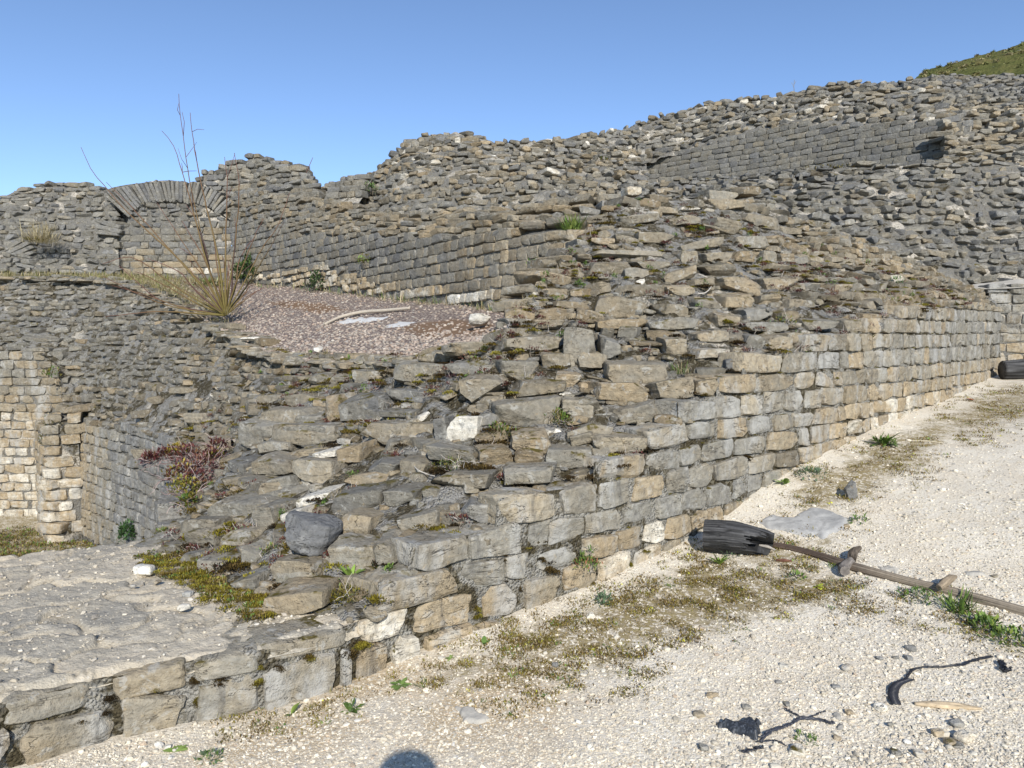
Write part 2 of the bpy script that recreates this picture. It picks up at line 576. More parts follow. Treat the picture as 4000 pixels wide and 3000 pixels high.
def ground_z(x, y, rough=True):
    x = np.asarray(x, float); y = np.asarray(y, float)
    t = (x + y) / math.sqrt(2)
    g = 0
    for o in (-.5, -.25, 0, .25, .5):
        g = g + np.interp(t + o, _gt[:, 0], _gt[:, 1]) / 5
    yl = np.interp(x, WXY[:, 0], WXY[:, 1])
    s = (y - yl) * .72
    drop = sstep(.18, .6, s)
    g = g * (1 - drop) + (-2.02) * drop
    if rough:
        p = np.stack([x, y, np.zeros_like(x)], -1)
        g = g + .022 * fbm(p * 1.1, 5, 3) + .006 * vnoise(p * 7, 9)
        g = g + .03 * sstep(-.7, 0, x) * np.exp(-np.maximum(-s, 0) / .22) * (1 - drop)   # a little soil banked against the wall
    return g


def gpt(px, py):
    """point on the ground seen through a photo pixel"""
    r = ray(px, py)
    Ds = np.arange(.8, 14, .02)
    P = CAM + r * Ds[:, None]
    below = P[:, 2] < ground_z(P[:, 0], P[:, 1])
    k = int(np.argmax(below)) if below.any() else len(Ds) - 1
    return CAM + r * (Ds[k] - .01)


# ------------------------------------------------------------------ surfaces (columns of photo pixel + depth, bottom to top)
def bY(px):
    return float(line_y(LINES['B'], px))

R1 = [
    [(-900, 1392, 15.4), (-900, 1250, 16.9), (-900, 1086, 18.5)],
    [(-150, 1400, 15.0), (-150, 1250, 16.5), (-150, 1085, 18)],
    [(195, 1400, 14.8), (215, 1250, 16), (250, 1085, 17.5)],
    [(262, 1640, 13.9), (290, 1460, 14.6), (330, 1280, 15.5), (380, 1092, 17)],
    [(330, 1690, 13), (365, 1500, 13.9), (420, 1300, 14.9), (510, 1110, 16.3)],
    [(480, 1690, 11.7), (560, 1540, 12.2), (660, 1380, 12.7), (790, 1237, 13.3)],
    [(620, 1715, 10.4), (720, 1590, 10.6), (840, 1460, 10.9), (960, 1322, 11.1)],
    [(765, 1850, 8.7), (860, 1690, 9.2), (950, 1520, 9.6), (1100, 1372, 9.9)],
    [(770, 1985, 6.5), (890, 1790, 7.4), (1040, 1580, 8.2), (1280, 1392, 8.9)],
    [(665, 2105, 5.15), (880, 1880, 6.0), (1150, 1640, 7.0), (1480, 1402, 8.05)],
    [(740, 2200, 4.62), (1000, 1950, 5.35), (1300, 1690, 6.25), (1640, 1392, 7.45)],
    [(880, 2285, 4.17), (1150, 2020, 4.85), (1450, 1720, 5.75), (1780, 1362, 6.95)],
    [(1100, 2370, 3.82), (1350, 2070, 4.45), (1600, 1740, 5.35), (1900, 1312, 6.65)],
    [(1400, 2432, 3.62), (1600, 2070, 4.25), (1800, 1700, 5.25), (2030, 1190, 6.65)],
    [(1640, 2246, 3.88), (1790, 1960, 4.45), (1950, 1620, 5.35), (2090, 1120, 7.0)],
    [(1960, 2066, 4.2), (2050, 1840, 4.75), (2150, 1500, 5.75), (2170, 1030, 7.8)],
    [(2330, 1882, 4.62), (2350, 1650, 5.2), (2350, 1330, 6.35), (2270, 930, 8.8)],
    [(2545, 1770, 4.98), (2520, 1500, 5.65), (2480, 1200, 6.95), (2400, 800, 9.8)],
    [(2660, 1660, 5.18), (2620, 1400, 5.95), (2600, 1120, 7.35), (2560, 775, 10.3)],
    [(2815, 1545, 5.5), (2790, 1330, 6.25), (2770, 1080, 7.75), (2730, 770, 10.8)],
    [(2915, 1462, 5.75), (2900, 1290, 6.55), (2900, 1060, 8.05), (2900, 790, 11.2)],
    [(3145, 1374, 6.3), (3110, 1230, 7.05), (3090, 1060, 8.55), (3070, 850, 11.5)],
    [(3370, 1302, 7.05), (3340, 1200, 7.75), (3310, 1070, 9.25), (3260, 900, 11.8)],
    [(3525, 1246, 7.75), (3500, 1170, 8.45), (3470, 1080, 9.85), (3430, 980, 12.0)],
    [(3730, 1206, 9.25), (3700, 1160, 9.85), (3670, 1110, 10.8), (3600, 1050, 12.2)],
    [(3912, 1204, 11.95), (3890, 1185, 12.05), (3860, 1165, 12.25), (3800, 1132, 12.5)],
]
SLAB_Z = EYE  # set below
W2F = [[(902, 1094, 19.5), (902, 835, 19.7)], [(1100, 1117, 17.5), (1090, 905, 17.6)], [(1300, 1140, 15.3), (1300, 935, 15.5)],
       [(1500, 1164, 13.4), (1500, 935, 13.5)], [(1750, 1190, 11.4), (1750, 945, 11.5)], [(2000, 1212, 9.8), (2000, 930, 9.9)],
       [(2200, 1190, 8.9), (2200, 915, 9.2)], [(2420, 1110, 8.4), (2400, 880, 9.4)]]
W2R = [[(902, 835, 19.7), (880, 745, 20.4)], [(1090, 905, 17.6), (1080, 765, 18.6)], [(1300, 935, 15.5), (1290, 795, 16.7)],
       [(1500, 935, 13.5), (1500, 845, 14.8)], [(1750, 945, 11.5), (1750, 842, 13.1)], [(2000, 930, 9.9), (2000, 822, 11.6)],
       [(2200, 915, 9.2), (2230, 798, 11.0)], [(2400, 880, 9.4), (2440, 782, 11.0)]]
P1 = [[(770, 745, 20.2), (775, 692, 20.5)], [(902, 860, 19.75), (890, 760, 20.1), (868, 650, 20.6)], [(1000, 872, 18.8), (960, 622, 20.8)],
      [(1070, 830, 18.4), (1005, 616, 20.6)], [(1120, 800, 18.2), (1065, 640, 20.2)], [(1190, 790, 17.9), (1195, 662, 19.6)], [(1262, 785, 17.4), (1243, 738, 19)]]
HU = [[(1235, 800, 18), (1250, 732, 19)], [(1400, 832, 17.2), (1440, 684, 18.8)], [(1500, 852, 16.5), (1500, 640, 18.5)],
      [(1620, 848, 16), (1600, 700, 17), (1600, 552, 18.6)], [(1720, 840, 15.7), (1700, 690, 16.7), (1730, 522, 18.6)],
      [(1850, 830, 15.4), (1840, 680, 16.4), (1850, 528, 18.5)],
      [(2000, 820, 15), (1980, 690, 16), (1960, 560, 18.5)], [(2200, 802, 14.5), (2180, 690, 16), (2200, 556, 19)],
      [(2400, 792, 14.2), (2420, 700, 16.2), (2450, 610, 18.6)]]
W3 = [[(2390, 792, 14.2), (2430, 715, 16.2)], [(2560, 780, 14), (2560, 715, 16.5)], [(2730, 775, 13.5), (2750, 700, 16.3)],
      [(2900, 800, 13.2), (2900, 690, 16)], [(3070, 860, 13), (3080, 670, 15.8)], [(3260, 910, 12.8), (3280, 655, 15.5)],
      [(3430, 990, 12.6), (3450, 645, 15.3)], [(3600, 1060, 12.5), (3600, 640, 15)], [(3800, 1145, 12.55), (3800, 630, 14.8)],
      [(4150, 1115, 12.6), (4150, 600, 15)], [(4700, 1090, 12.8), (4700, 560, 15.5)]]
W4F = [[(2400, 722, 24), (2450, 652, 24.2)], [(2700, 715, 22.5), (2700, 585, 22.7)], [(3000, 703, 21), (3000, 515, 21.2)], [(3130, 690, 20.3), (3130, 492, 20.5)],
       [(3400, 672, 19), (3400, 492, 19.2)], [(3690, 645, 17.7), (3700, 478, 18)], [(3790, 640, 17.3), (3800, 470, 17.7)]]
RU4L = [[(2060, 690, 17), (2060, 574, 20)], [(2250, 725, 17.4), (2200, 552, 21)], [(2420, 738, 18.2), (2350, 525, 23)], [(2540, 742, 18.9), (2505, 488, 24.6)]]
RU4 = [[(2470, 650, 23.4), (2480, 490, 25)],
       [(2700, 587, 22.8), (2640, 442, 25)], [(2900, 540, 21.8), (2800, 402, 24.5)], [(3100, 497, 20.8), (3000, 385, 24)],
       [(3300, 494, 19.8), (3290, 332, 23)], [(3500, 487, 19), (3480, 322, 22.5)], [(3710, 480, 18.0), (3660, 300, 22.5)]]
W6 = [[(3680, 655, 16.5), (3700, 480, 18.0), (3640, 302, 24)], [(3850, 645, 16), (3850, 450, 19), (3800, 302, 26)],
      [(4150, 615, 16), (4150, 420, 19), (4150, 300, 26)], [(4700, 580, 16.5), (4700, 400, 19), (4700, 290, 27)]]
AWF = [[(430, 1096, 19.8), (440, 905, 19.9)], [(902, 1096, 19.6), (902, 880, 19.7)]]
AWN = [[(470, 912, 19.85), (505, 845, 19.88)], [(560, 912, 19.85), (560, 790, 19.9)], [(650, 912, 19.85), (650, 782, 19.9)], [(760, 912, 19.8), (760, 790, 19.88)], [(905, 885, 19.7), (880, 850, 19.8)]]
ARL = [[(-1000, 1088, 18.6), (-1000, 920, 20.5)], [(-500, 1088, 18.6), (-500, 860, 20.5)], [(-150, 1088, 18.6), (-150, 800, 20.5)], [(0, 1088, 18.7), (0, 772, 20.5)], [(70, 1088, 18.8), (70, 738, 20.6)], [(150, 1088, 19), (150, 727, 20.6)],
       [(330, 1090, 19.2), (330, 722, 20.6)], [(400, 1092, 19.5), (395, 742, 20.3)], [(470, 1094, 19.6), (458, 960, 19.75), (448, 850, 20.0), (436, 765, 20.3)]]
BWF = [[(-900, 2045, 15.0), (-900, 1395, 15.1)], [(-500, 2045, 14.9), (-500, 1395, 15)], [(-150, 2045, 14.85), (-150, 1400, 14.95)], [(200, 2045, 14.8), (200, 1400, 14.9)], [(350, 2045, 14.7), (350, 1440, 14.8)]]
CWF = [[(312, 2122, 13.1), (312, 1670, 13.1)], [(480, 2218, 11.62), (480, 1690, 11.66)], [(620, 2322, 10.4), (620, 1715, 10.4)], [(735, 2500, 8.7), (735, 1850, 8.7)], [(745, 2900, 6.5), (745, 1990, 6.55)]]
W7F = [[(3870, 1420, 11.95), (3870, 1130, 12.0)], [(4200, 1440, 11.9), (4200, 1100, 12.0)], [(4700, 1460, 11.9), (4700, 1080, 12.1)]]
F5F = [[(1250, 800, 17.3), (1290, 718, 17.9)], [(1400, 790, 16.9), (1450, 695, 17.6)]]
TER_N = [(-1000, 1085, 18.1), (-150, 1087, 17.8), (250, 1087, 17.3), (520, 1112, 16.1), (790, 1238, 13.2), (960, 1324, 11), (1100, 1374, 9.8), (1280, 1394, 8.8), (1480, 1404, 7.95), (1640, 1394, 7.35), (1780, 1364, 6.85), (1900, 1314, 6.55), (2040, 1240, 6.5)]
TER_F = [(-1000, 1075, 19.0), (-150, 1075, 18.8), (250, 1075, 19.1), (520, 1080, 19.5), (700, 1085, 19.7), (900, 1090, 19.7), (1060, 1108, 18.1), (1220, 1125, 16.4), (1400, 1148, 14.5), (1600, 1172, 12.7), (1800, 1194, 11.1), (2010, 1212, 9.8), (2250, 1200, 8.8)]

# stones of the broken wall that can be told apart in the photo: zoom windows (scale, x, y) and boxes (x0, y0, x1, y1, tilt in degrees, tone)
SEEN = [
 (1.7015, 1000, 1300, [(1075,80,1330,162,8,.6),(1320,55,1590,152,6,.6),(860,190,1270,342,0,.5),(1290,185,1610,290,0,.42),(1620,185,1890,312,0,.4),(1640,20,2010,128,3,.5),(1900,130,2125,252,0,.6),(2135,130,2330,215,0,.55),
  (1360,285,1650,462,-4,.55),(1690,310,2060,442,0,.58),(1990,265,2155,372,0,.72),(1580,440,2020,642,-3,.52),(2015,440,2260,572,-2,.48),(440,405,600,592,0,.74),(565,400,880,607,5,.4),(700,590,1195,752,2,.5),(1190,560,1300,742,0,.25),(1290,550,1490,742,0,1.0),
  (1110,752,1460,852,-3,.4),(1690,655,1950,802,-2,.64),(2075,640,2280,750,15,.5),(80,610,570,752,3,.5),(0,715,245,802,2,.4),(220,755,480,828,8,.6),(380,770,560,850,8,.98),(540,740,735,882,3,.68),(240,840,560,1002,-6,.55),(720,840,960,948,0,.4),(970,835,1150,948,-3,.5),
  (615,930,890,1018,0,.62),(510,1040,860,1228,5,.42),(30,940,290,1078,12,.42),(875,1010,1090,1172,8,.4),(1115,1015,1240,1122,0,.5),(1640,880,2040,1032,4,.5),(1380,980,1480,1048,0,.5),(575,1205,800,1372,3,.55),(910,1165,1220,1332,10,.5),(280,1060,480,1180,10,1.0),(190,1150,330,1290,20,.95),
  (505,1390,800,1602,6,.48),(790,1365,945,1560,6,.48),(100,1500,440,1652,4,.5),(0,1130,160,1285,5,.45),(1350,1120,1610,1265,0,.22),(730,400,900,592,20,.2),(880,380,1250,462,-3,.22),(840,505,1130,578,3,.3),(0,500,440,640,2,.5),(270,545,450,600,0,.4),(0,400,200,500,-3,.5),(200,400,400,500,0,.45),(350,270,520,350,0,.42),(500,280,640,340,0,.5),(640,250,850,340,-3,.5)]),
 (1.7015, 0, 2025, [(1760,455,2185,642,3,.62),(1810,275,2130,412,4,.45),(1570,355,1750,502,10,.42),(1640,195,1760,292,0,.4),(1200,230,1340,302,5,.45),(1060,160,1250,245,-4,.42),(1330,260,1540,372,4,.4),(1250,60,1490,192,0,.42),(1480,80,1690,187,3,.45),(920,150,1050,222,-10,.42)]),
 (1.7015, 0, 1400, [(1240,900,1385,1030,5,.6),(1370,930,1830,1092,3,.45),(1530,650,1690,782,-8,.25),(1690,660,1950,782,4,.5),(1170,1060,1490,1202,4,.45),(1740,850,2030,962,12,.4),(1460,620,1570,745,10,.62),(1350,760,1460,870,0,.4),(1560,420,1900,572,2,.45),(1880,440,2212,572,2,.4),(870,600,1050,668,3,.5),(640,640,760,730,0,.5),(1100,190,1380,236,0,.5),(970,250,1110,310,6,.6),(1210,360,1420,440,0,.5),(850,330,1040,410,8,.45)]),
 (2.765, 2300, 700, [(500,880,910,982,0,.5),(370,955,670,1112,0,.45),(740,940,1150,1142,16,.6),(1160,915,1590,1072,0,.55),(280,1130,850,1285,0,.5),(820,1140,1130,1265,2,.62),(1370,1060,1840,1222,-6,.6),(1840,1050,2230,1202,3,.65),(85,1270,610,1505,-3,.58),(80,1500,620,1622,3,.7),(630,1495,1180,1642,4,.45),(1110,1280,1440,1405,0,.45),(740,1340,1060,1485,-3,.6),
  (1430,1250,1770,1385,2,.6),(1770,1250,2100,1352,3,.55),(1340,1420,1640,1605,0,.6),(1660,1390,1970,1525,0,.4),(1650,1540,2140,1655,0,.35),(0,880,440,1052,0,.55),(-40,1110,250,1282,0,.5),(1220,790,1530,922,3,.5),(1530,785,1810,912,0,.72),(1830,780,2000,922,0,.45),(2010,810,2230,902,0,.74),(965,770,1160,932,0,.5),(940,650,1480,782,10,.55),(50,760,850,852,0,.5),(500,580,900,702,0,.6),
  (1200,510,1640,602,-8,.55),(920,400,1190,502,0,.5),(1300,440,1650,572,-6,.5),(1540,600,1960,762,0,.4),(330,360,760,502,8,.5),(1120,130,1620,232,2,.5),(-20,380,210,482,4,.5),(410,85,560,180,0,.84),(970,305,1130,345,0,.9),(1320,215,1700,330,5,.6),(1660,390,2080,540,-4,.6),(2000,510,2300,600,0,.5),(1620,80,1870,190,4,.6)]),
 (1.229, 2200, 1200, [(0,100,160,302,0,.5),(480,140,600,227,0,.6),(180,155,270,252,0,.42),(-50,215,60,302,0,.5),(65,215,190,302,0,.5),(205,265,500,372,0,.5),(125,360,410,455,-3,.7),(405,345,620,442,4,.5),(625,340,735,422,0,.55),(625,110,790,172,-3,.55),(625,195,790,255,2,.8),(860,5,980,62,0,.35),(865,75,1080,122,0,.35),(865,130,960,202,0,.4),(960,130,1095,207,0,.55),(1140,50,1310,112,0,.52),
  (0,435,180,527,0,.48),(10,540,240,662,14,.5),(255,450,480,572,10,.5),(150,600,385,702,4,.52),(780,190,860,240,0,.5),(770,240,850,315,0,.2),(1330,60,1420,120,0,.5)]),
]

PIECES = dict(
    A=[(1602, 1852), (1885, 2028), (2032, 2178), (2200, 2333), (2340, 2465), (2470, 2590)],
    B=[(1482, 1778), (1782, 1966), (1973, 2099), (2105, 2257), (2276, 2409), (2412, 2513), (2517, 2600), (2605, 2696), (2700, 2760)],
    C=[(1605, 1823), (1827, 2045), (2048, 2150), (2153, 2285), (2287, 2431), (2440, 2554), (2562, 2664), (2668, 2760), (2761, 2859), (2863, 2921), (2925, 2980)],
    D=[(1950, 2168), (2175, 2336), (2342, 2468), (2480, 2594), (2600, 2685), (2690, 2790), (2794, 2920), (2925, 3025), (3030, 3122)],
    E=[(2325, 2525), (2530, 2650), (2656, 2741), (2745, 2870), (2875, 2990), (3000, 3120)],
    F=[(2540, 2681), (2684, 2803), (2807, 2920), (2925, 3014), (3018, 3098), (3100, 3180), (3186, 3270)],
    G=[(2657, 2790), (2792, 2890), (2895, 2980), (2985, 3060), (3065, 3138), (3142, 3212), (3214, 3296)],
    H=[(2810, 2945), (2955, 3105), (3110, 3185), (3190, 3258)],
    I=[(2905, 3055), (3057, 3195), (3198, 3285)], J=[(3140, 3245), (3247, 3310), (3312, 3358)])
# ------------------------------------------------------------------ setting
def axis(lo, hi, step, far):
    a = list(np.arange(lo, hi + 1e-6, step))
    s, v = step, hi
    while v < far: s *= 1.25; v += s; a.append(v)
    s, v = step, lo
    while v > -far: s *= 1.25; v -= s; a.insert(0, v)
    return np.array(a)


def pseg(px, py, poly):
    """signed distance in pixels to a polygon (positive inside)"""
    poly = np.array(poly, float); n = len(poly)
    ins = np.zeros(px.shape, bool); d = np.full(px.shape, 1e9)
    for i in range(n):
        a, b = poly[i], poly[(i + 1) % n]
        c = ((a[1] > py) != (b[1] > py)) & (px < (b[0] - a[0]) * (py - a[1]) / (b[1] - a[1] + 1e-9) + a[0])
        ins ^= c
        ab = b - a; t = np.clip(((px - a[0]) * ab[0] + (py - a[1]) * ab[1]) / (ab @ ab), 0, 1)
        d = np.minimum(d, np.hypot(px - a[0] - t * ab[0], py - a[1] - t * ab[1]))
    return np.where(ins, d, -d)


MOSSY = [  # outlines of the mossy earth on the path, as seen in the photo
    ([(1930, 2480), (2250, 2380), (2740, 2160), (2800, 2200), (3330, 2230), (3400, 2350), (3050, 2400), (2750, 2480), (2500, 2560), (2250, 2600), (1950, 2560)], 1.0),
    ([(3060, 1900), (3500, 1690), (3900, 1500), (4050, 1480), (4050, 1650), (3700, 1720), (3650, 1800), (3350, 1960), (3150, 2020)], 1.0),
    ([(1650, 2560), (2200, 2450), (2650, 2520), (2500, 2680), (2000, 2750), (1650, 2720)], .7),
    ([(880, 2750), (1500, 2560), (1500, 2700), (900, 2900)], .5),
    ([(3400, 2290), (4050, 2430), (4050, 2560), (3650, 2450)], .5),
    ([(2700, 2150), (3350, 2000), (3250, 2300), (2800, 2300)], .75),
]
TANDIRT = [([(1380, 2540), (1650, 2500), (2050, 2560), (2300, 2750), (2100, 2950), (1300, 2960), (900, 3100), (700, 2950), (1000, 2740)], 1.0)]

xs = axis(-10, 9.5, .055, 420); ys = axis(.6, 15.5, .055, 420)
X, Y = np.meshgrid(xs, ys, indexing='ij')
Z = ground_z(X, Y)
GP = np.stack([X, Y, Z], -1)
pr = project(GP)
front = pr[..., 2] > .6


def mask(polys, soft=150.):
    m = np.zeros(X.shape)
    for poly, w in polys:
        d = pseg(pr[..., 0], pr[..., 1], poly)
        m = np.maximum(m, w * sstep(-soft, soft, d))
    return np.where(front, m, 0)


mossm = mask(MOSSY); tanm = mask(TANDIRT, 160.)
pit = sstep(-.6, -1.4, Z)
mossm = np.maximum(mossm, pit * .75)
mb = MB()
mb.add(GP.reshape(-1, 3), quads=grid_quads(len(xs), len(ys)), col=np.stack([mossm, tanm, pit], -1).reshape(-1, 3))


def ground_mat():
    m = NT('chalk_gravel', .95, .1)
    A = m.attr()
    n1 = m.noise(2.2, 4, .65); n2 = m.noise(26, 4, .7); n3 = m.noise(120, 2, .6)
    v1 = m.voro(52, 'Color'); vd = m.voro(52, 'Distance'); v2 = m.voro(130, 'Color'); vd2 = m.voro(130)
    s1 = m.n.new('ShaderNodeSeparateColor'); m.l.new(v1, s1.inputs[0])
    s2 = m.n.new('ShaderNodeSeparateColor'); m.l.new(v2, s2.inputs[0])
    base = m.mix(m.rng(n1, .35, .68), (.70, .645, .535), (.615, .54, .42))
    base = m.mix(m.math('MULTIPLY', A[1], m.rng(n1, .25, .6)), base, (.50, .385, .235))
    peb = m.ramp(s1.outputs[0], [(0, (.72, .66, .55)), (.45, (.60, .54, .43)), (.7, (.50, .44, .34)), (.85, (.36, .32, .26)), (.95, (.27, .25, .22)), (1, (.75, .72, .65))])
    base = m.mix(m.math('MULTIPLY', m.rng(vd, .55, .3), m.rng(s1.outputs[1], .45, .6)), base, peb)
    peb2 = m.ramp(s2.outputs[0], [(0, (.74, .69, .58)), (.6, (.56, .49, .37)), (.9, (.36, .31, .24)), (1, (.8, .77, .7))])
    base = m.mix(m.math('MULTIPLY', m.rng(vd2, .6, .35), .55), base, peb2)
    base = m.mix(m.math('MULTIPLY', m.rng(n2, .56, .72), .4), base, (.33, .27, .19))
    mo = m.noise(3.6, 5, .72, dist=.3)
    mc = m.mix(m.rng(n2, .35, .65), (.135, .092, .034), (.24, .185, .055))
    mc = m.mix(m.rng(n3, .5, .68), mc, (.34, .27, .16))
    mo2 = m.noise(11, 4, .75)
    f = m.rng(m.math('ADD', m.math('MULTIPLY', A[0], .55), m.math('ADD', m.math('MULTIPLY', mo, .55), m.math('MULTIPLY', mo2, .5))), .76, 1.0, 0, .85)
    f = m.math('MULTIPLY', f, m.rng(n2, .30, .48))
    f = m.math('MULTIPLY', f, m.rng(s1.outputs[2], .9, .8, .15, 1))
    base = m.mix(f, base, mc)
    h = m.math('ADD', m.math('MULTIPLY', n2, .7), m.math('MULTIPLY', n3, .3))
    h = m.math('SUBTRACT', h, m.math('MULTIPLY', vd, .5)); h = m.math('SUBTRACT', h, m.math('MULTIPLY', vd2, .4))
    return m.done(base, h, .6, .009)


ground = mb.build('ground', ground_mat())
tag(ground, kind='structure')

# ------------------------------------------------------------------ stone tones
def tones(pr, mean, sd, vmean, vsd, seed, cream=None):
    r = np.random.RandomState(seed)
    n = len(pr)
    t = r.normal(mean, sd, n); v = np.clip(r.normal(vmean, vsd, n), .08, 1)
    t = np.clip(t, .02, .9)
    return np.stack([t, v, r.rand(n)], -1)


def rubble_wall(mb_s, mb_m, P, c, lmin, lmax, seed, tone=(.35, .12, .5, .15), n=5, tonefn=None, res=(120, 24), lime=.5, keep=None, cut=1.0, rough=1.0, pr_=(8, 20), mdepth=.035, mamp=.04, **kw):
    S = contour_stones(P, c, lmin, lmax, seed, **kw)
    pj = project(S['C'])
    t = tones(pj, *tone, seed)
    if tonefn is not None: t = tonefn(S['C'], pj, t)
    if keep is not None:
        k = keep(S['C'], pj)
        for q in S: S[q] = S[q][k]
        t = t[k]
    stones(mb_s, S['C'], S['X'], S['Y'], S['Z'], S['dims'], t, n=n, p=pr_, cut=cut, rough=rough, seed=seed)
    if mb_m is not None:
        backing(mb_m, P, mdepth, mamp, 3.5, seed, res)
    return S


RUB = dict(cj=.25, yaw=.16, tilt=.09, prot=(-.02, .06), gap=.015, hfill=.9, wander=.04)
DRE = dict(cj=.06, yaw=.02, tilt=.014, prot=(-.010, .014), gap=.007, hfill=.965, wander=.0, treads=False)

# ---------- foreground wall
fw = thing('foreground_wall', 'long tan ruined wall in the foreground, its coursed face topped by broken rubble rising right', 'ruined wall', at(1900, 2440, 4.1))
face, joint = MB(), MB()
hand_r = np.random.RandomState(21)


def face_tone(px, lvl, rr):
    """blue grey in the middle, tan where the broken ends start, cream in the lowest courses far right"""
    st = START[lvl]; d = (px - st); k0_ = ORDER.index(lvl)
    t = .38 + .12 * float(vnoise(np.array([[px / 260., k0_ * .9, 2.]]), 5)[0]) + rr.normal(0, .045)
    if d < 420: t += .20 * (1 - d / 420.) + rr.normal(0, .05)
    k = ORDER.index(lvl)
    v = rr.normal(.62, .1)
    if px > 2900:
        base = {'C': 1, 'D': 1, 'E': .95, 'F': .85, 'G': .6, 'H': .35, 'I': .15}.get(lvl, 0)
        w = min(1, (px - 2900) / 500.) * base
        t = t * (1 - w) + w * rr.normal(.84, .05); v += .12 * w
    if lvl in 'AZ' and px > 1350: t = max(t, rr.normal(.72, .1)); v += .08
    if lvl == 'B' and px > 2250: t = rr.normal(.74, .08)
    if lvl in 'AZ' and px < 1350: t = rr.normal(.50, .07); v = rr.normal(.6, .06)
    if rr.rand() < .07: t = rr.normal(.7, .04)
    return [np.clip(t, .05, .95), np.clip(v, .25, .95), rr.rand()]


FC = dict(C=[], X=[], Y=[], Z=[], dims=[], tone=[]); FCL = []
A_STONES = [(-1390, -1130), (-1110, -860), (-845, -640), (-620, -440), (-420, -190), (-170, -20), (0, 372), (432, 735), (752, 1022), (1034, 1378), (1398, 1590)]
for i in range(len(ORDER) - 1):
    lv, up_ = ORDER[i], ORDER[i + 1]
    x = START[lv]
    top = LINES[up_]; bot = LINES[lv]
    xend = 3912
    pieces = []
    if lv == 'A':
        pieces = list(A_STONES)
    pieces = pieces + PIECES.get(lv, [])
    if pieces: x = pieces[-1][1] + 4
    if lv == 'Z':
        pieces = [(-1390, -1040), (-1010, -700), (-680, -410), (-390, -160), (-140, 40), (70, 452), (478, 725), (750, 1012), (1030, 1302), (1328, 1365), (1392, 1512), (1530, 1642)]; x = 1660
    while x < xend - 4:
        D = float(wallD(x))
        Lm = hand_r.uniform(.15, .31) if hand_r.rand() < .8 else hand_r.uniform(.28, .38)
        if lv == 'Z': Lm *= 1.5
        # pixel length of Lm metres along the wall
        p0 = wall_plan(x); p1 = wall_plan(x + 10); pl = np.linalg.norm((p1 - p0)[:2]) / 10
        x2 = min(x + Lm / pl, xend)
        if xend - x2 < 18: x2 = xend
        pieces.append((x, x2)); x = x2
    for (xa, xb) in pieces:
        xm = (xa + xb) / 2
        yb = float(line_y(bot, xm))
        if top[0][0] - 60 > xm: yt = yb - .17 * F / float(wallD(xm))
        else: yt = float(line_y(top, max(xm, top[0][0])))
        Dm = float(wallD(xm))
        pm_b = at(xm, yb, Dm); pm_t = at(xm, yt, Dm)
        gz = float(ground_z(pm_b[0], pm_b[1] - .08))
        if pm_t[2] < gz - .01 : continue
        ya = float(line_y(bot, xa)); yb2 = float(line_y(bot, xb))
        a = at(xa, ya, float(wallD(xa))); b = at(xb, yb2, float(wallD(xb)))
        t = b - a; L = np.linalg.norm(t[:2]); sl = t[2] / max(L, 1e-3)
        th = np.array([t[0], t[1], 0]) / max(np.linalg.norm(t[:2]), 1e-4)
        nn = np.array([th[1], -th[0], 0])
        h = pm_t[2] - pm_b[2]
        ti = math.atan(np.clip(sl, -.06, .06)) + hand_r.normal(0, .008)
        Xv = th * math.cos(ti) + np.array([0, 0, math.sin(ti)])
        dp = .13
        prot = hand_r.uniform(-.008, .014)
        if lv == 'A' and xm < 1390: dp = .3; prot += .008
        if lv == 'Z': prot += .02
        if xm - START[lv] < 200: prot += .012
        yaw = hand_r.normal(0, .02)
        Yv = nn * math.cos(yaw) - th * math.sin(yaw)
        Xv = Xv + nn * math.sin(yaw)
        Zv = np.cross(Xv, Yv); Zv = Zv if Zv[2] > 0 else -Zv
        hh = h * hand_r.uniform(.91, .985)
        zc = pm_b[2] + h * .5
        if lv == 'A' and xm < 1390: hh = h * 1.0; zc = pm_b[2] + h * .51
        c = np.array([(a[0] + b[0]) / 2, (a[1] + b[1]) / 2, zc]) + nn * (prot - dp)
        FC['C'].append(c); FC['X'].append(Xv / np.linalg.norm(Xv)); FC['Y'].append(Yv); FC['Z'].append(Zv)
        FCL.append(lv == 'A')
        gap = .006 + .012 * hand_r.rand() ** 3
        if lv in 'AZ' and xm < 1390: gap = .006
        FC['dims'].append([max(L - gap, .03) / 2, dp, hh / 2]); FC['tone'].append(face_tone(xm, lv, hand_r))
FC = {k: np.array(v) for k, v in FC.items()}
pxs = project(FC['C'])[:, 0]
big = pxs < 2700
slabrow = np.array(FCL) & (pxs < 1392)
big &= ~slabrow
slabmb = MB()
stones(slabmb, FC['C'][slabrow], FC['X'][slabrow], FC['Y'][slabrow], FC['Z'][slabrow], FC['dims'][slabrow], FC['tone'][slabrow], n=20, p=(7, 11), cut=.2, rough=1.0, seed=30)
stones(face, FC['C'][big], FC['X'][big], FC['Y'][big], FC['Z'][big], FC['dims'][big], FC['tone'][big], n=14, p=(14, 36), cut=.85, rough=.75, seed=31)
slabmb.build('slab_blocks', M['stone'], fw, sharp=32)
sml = ~big & ~slabrow
stones(face, FC['C'][sml], FC['X'][sml], FC['Y'][sml], FC['Z'][sml], FC['dims'][sml], FC['tone'][sml], n=9, p=(14, 36), cut=.75, rough=.75, seed=32)
face.build('coursed_facing', M['stone_clean'], fw, sharp=30)

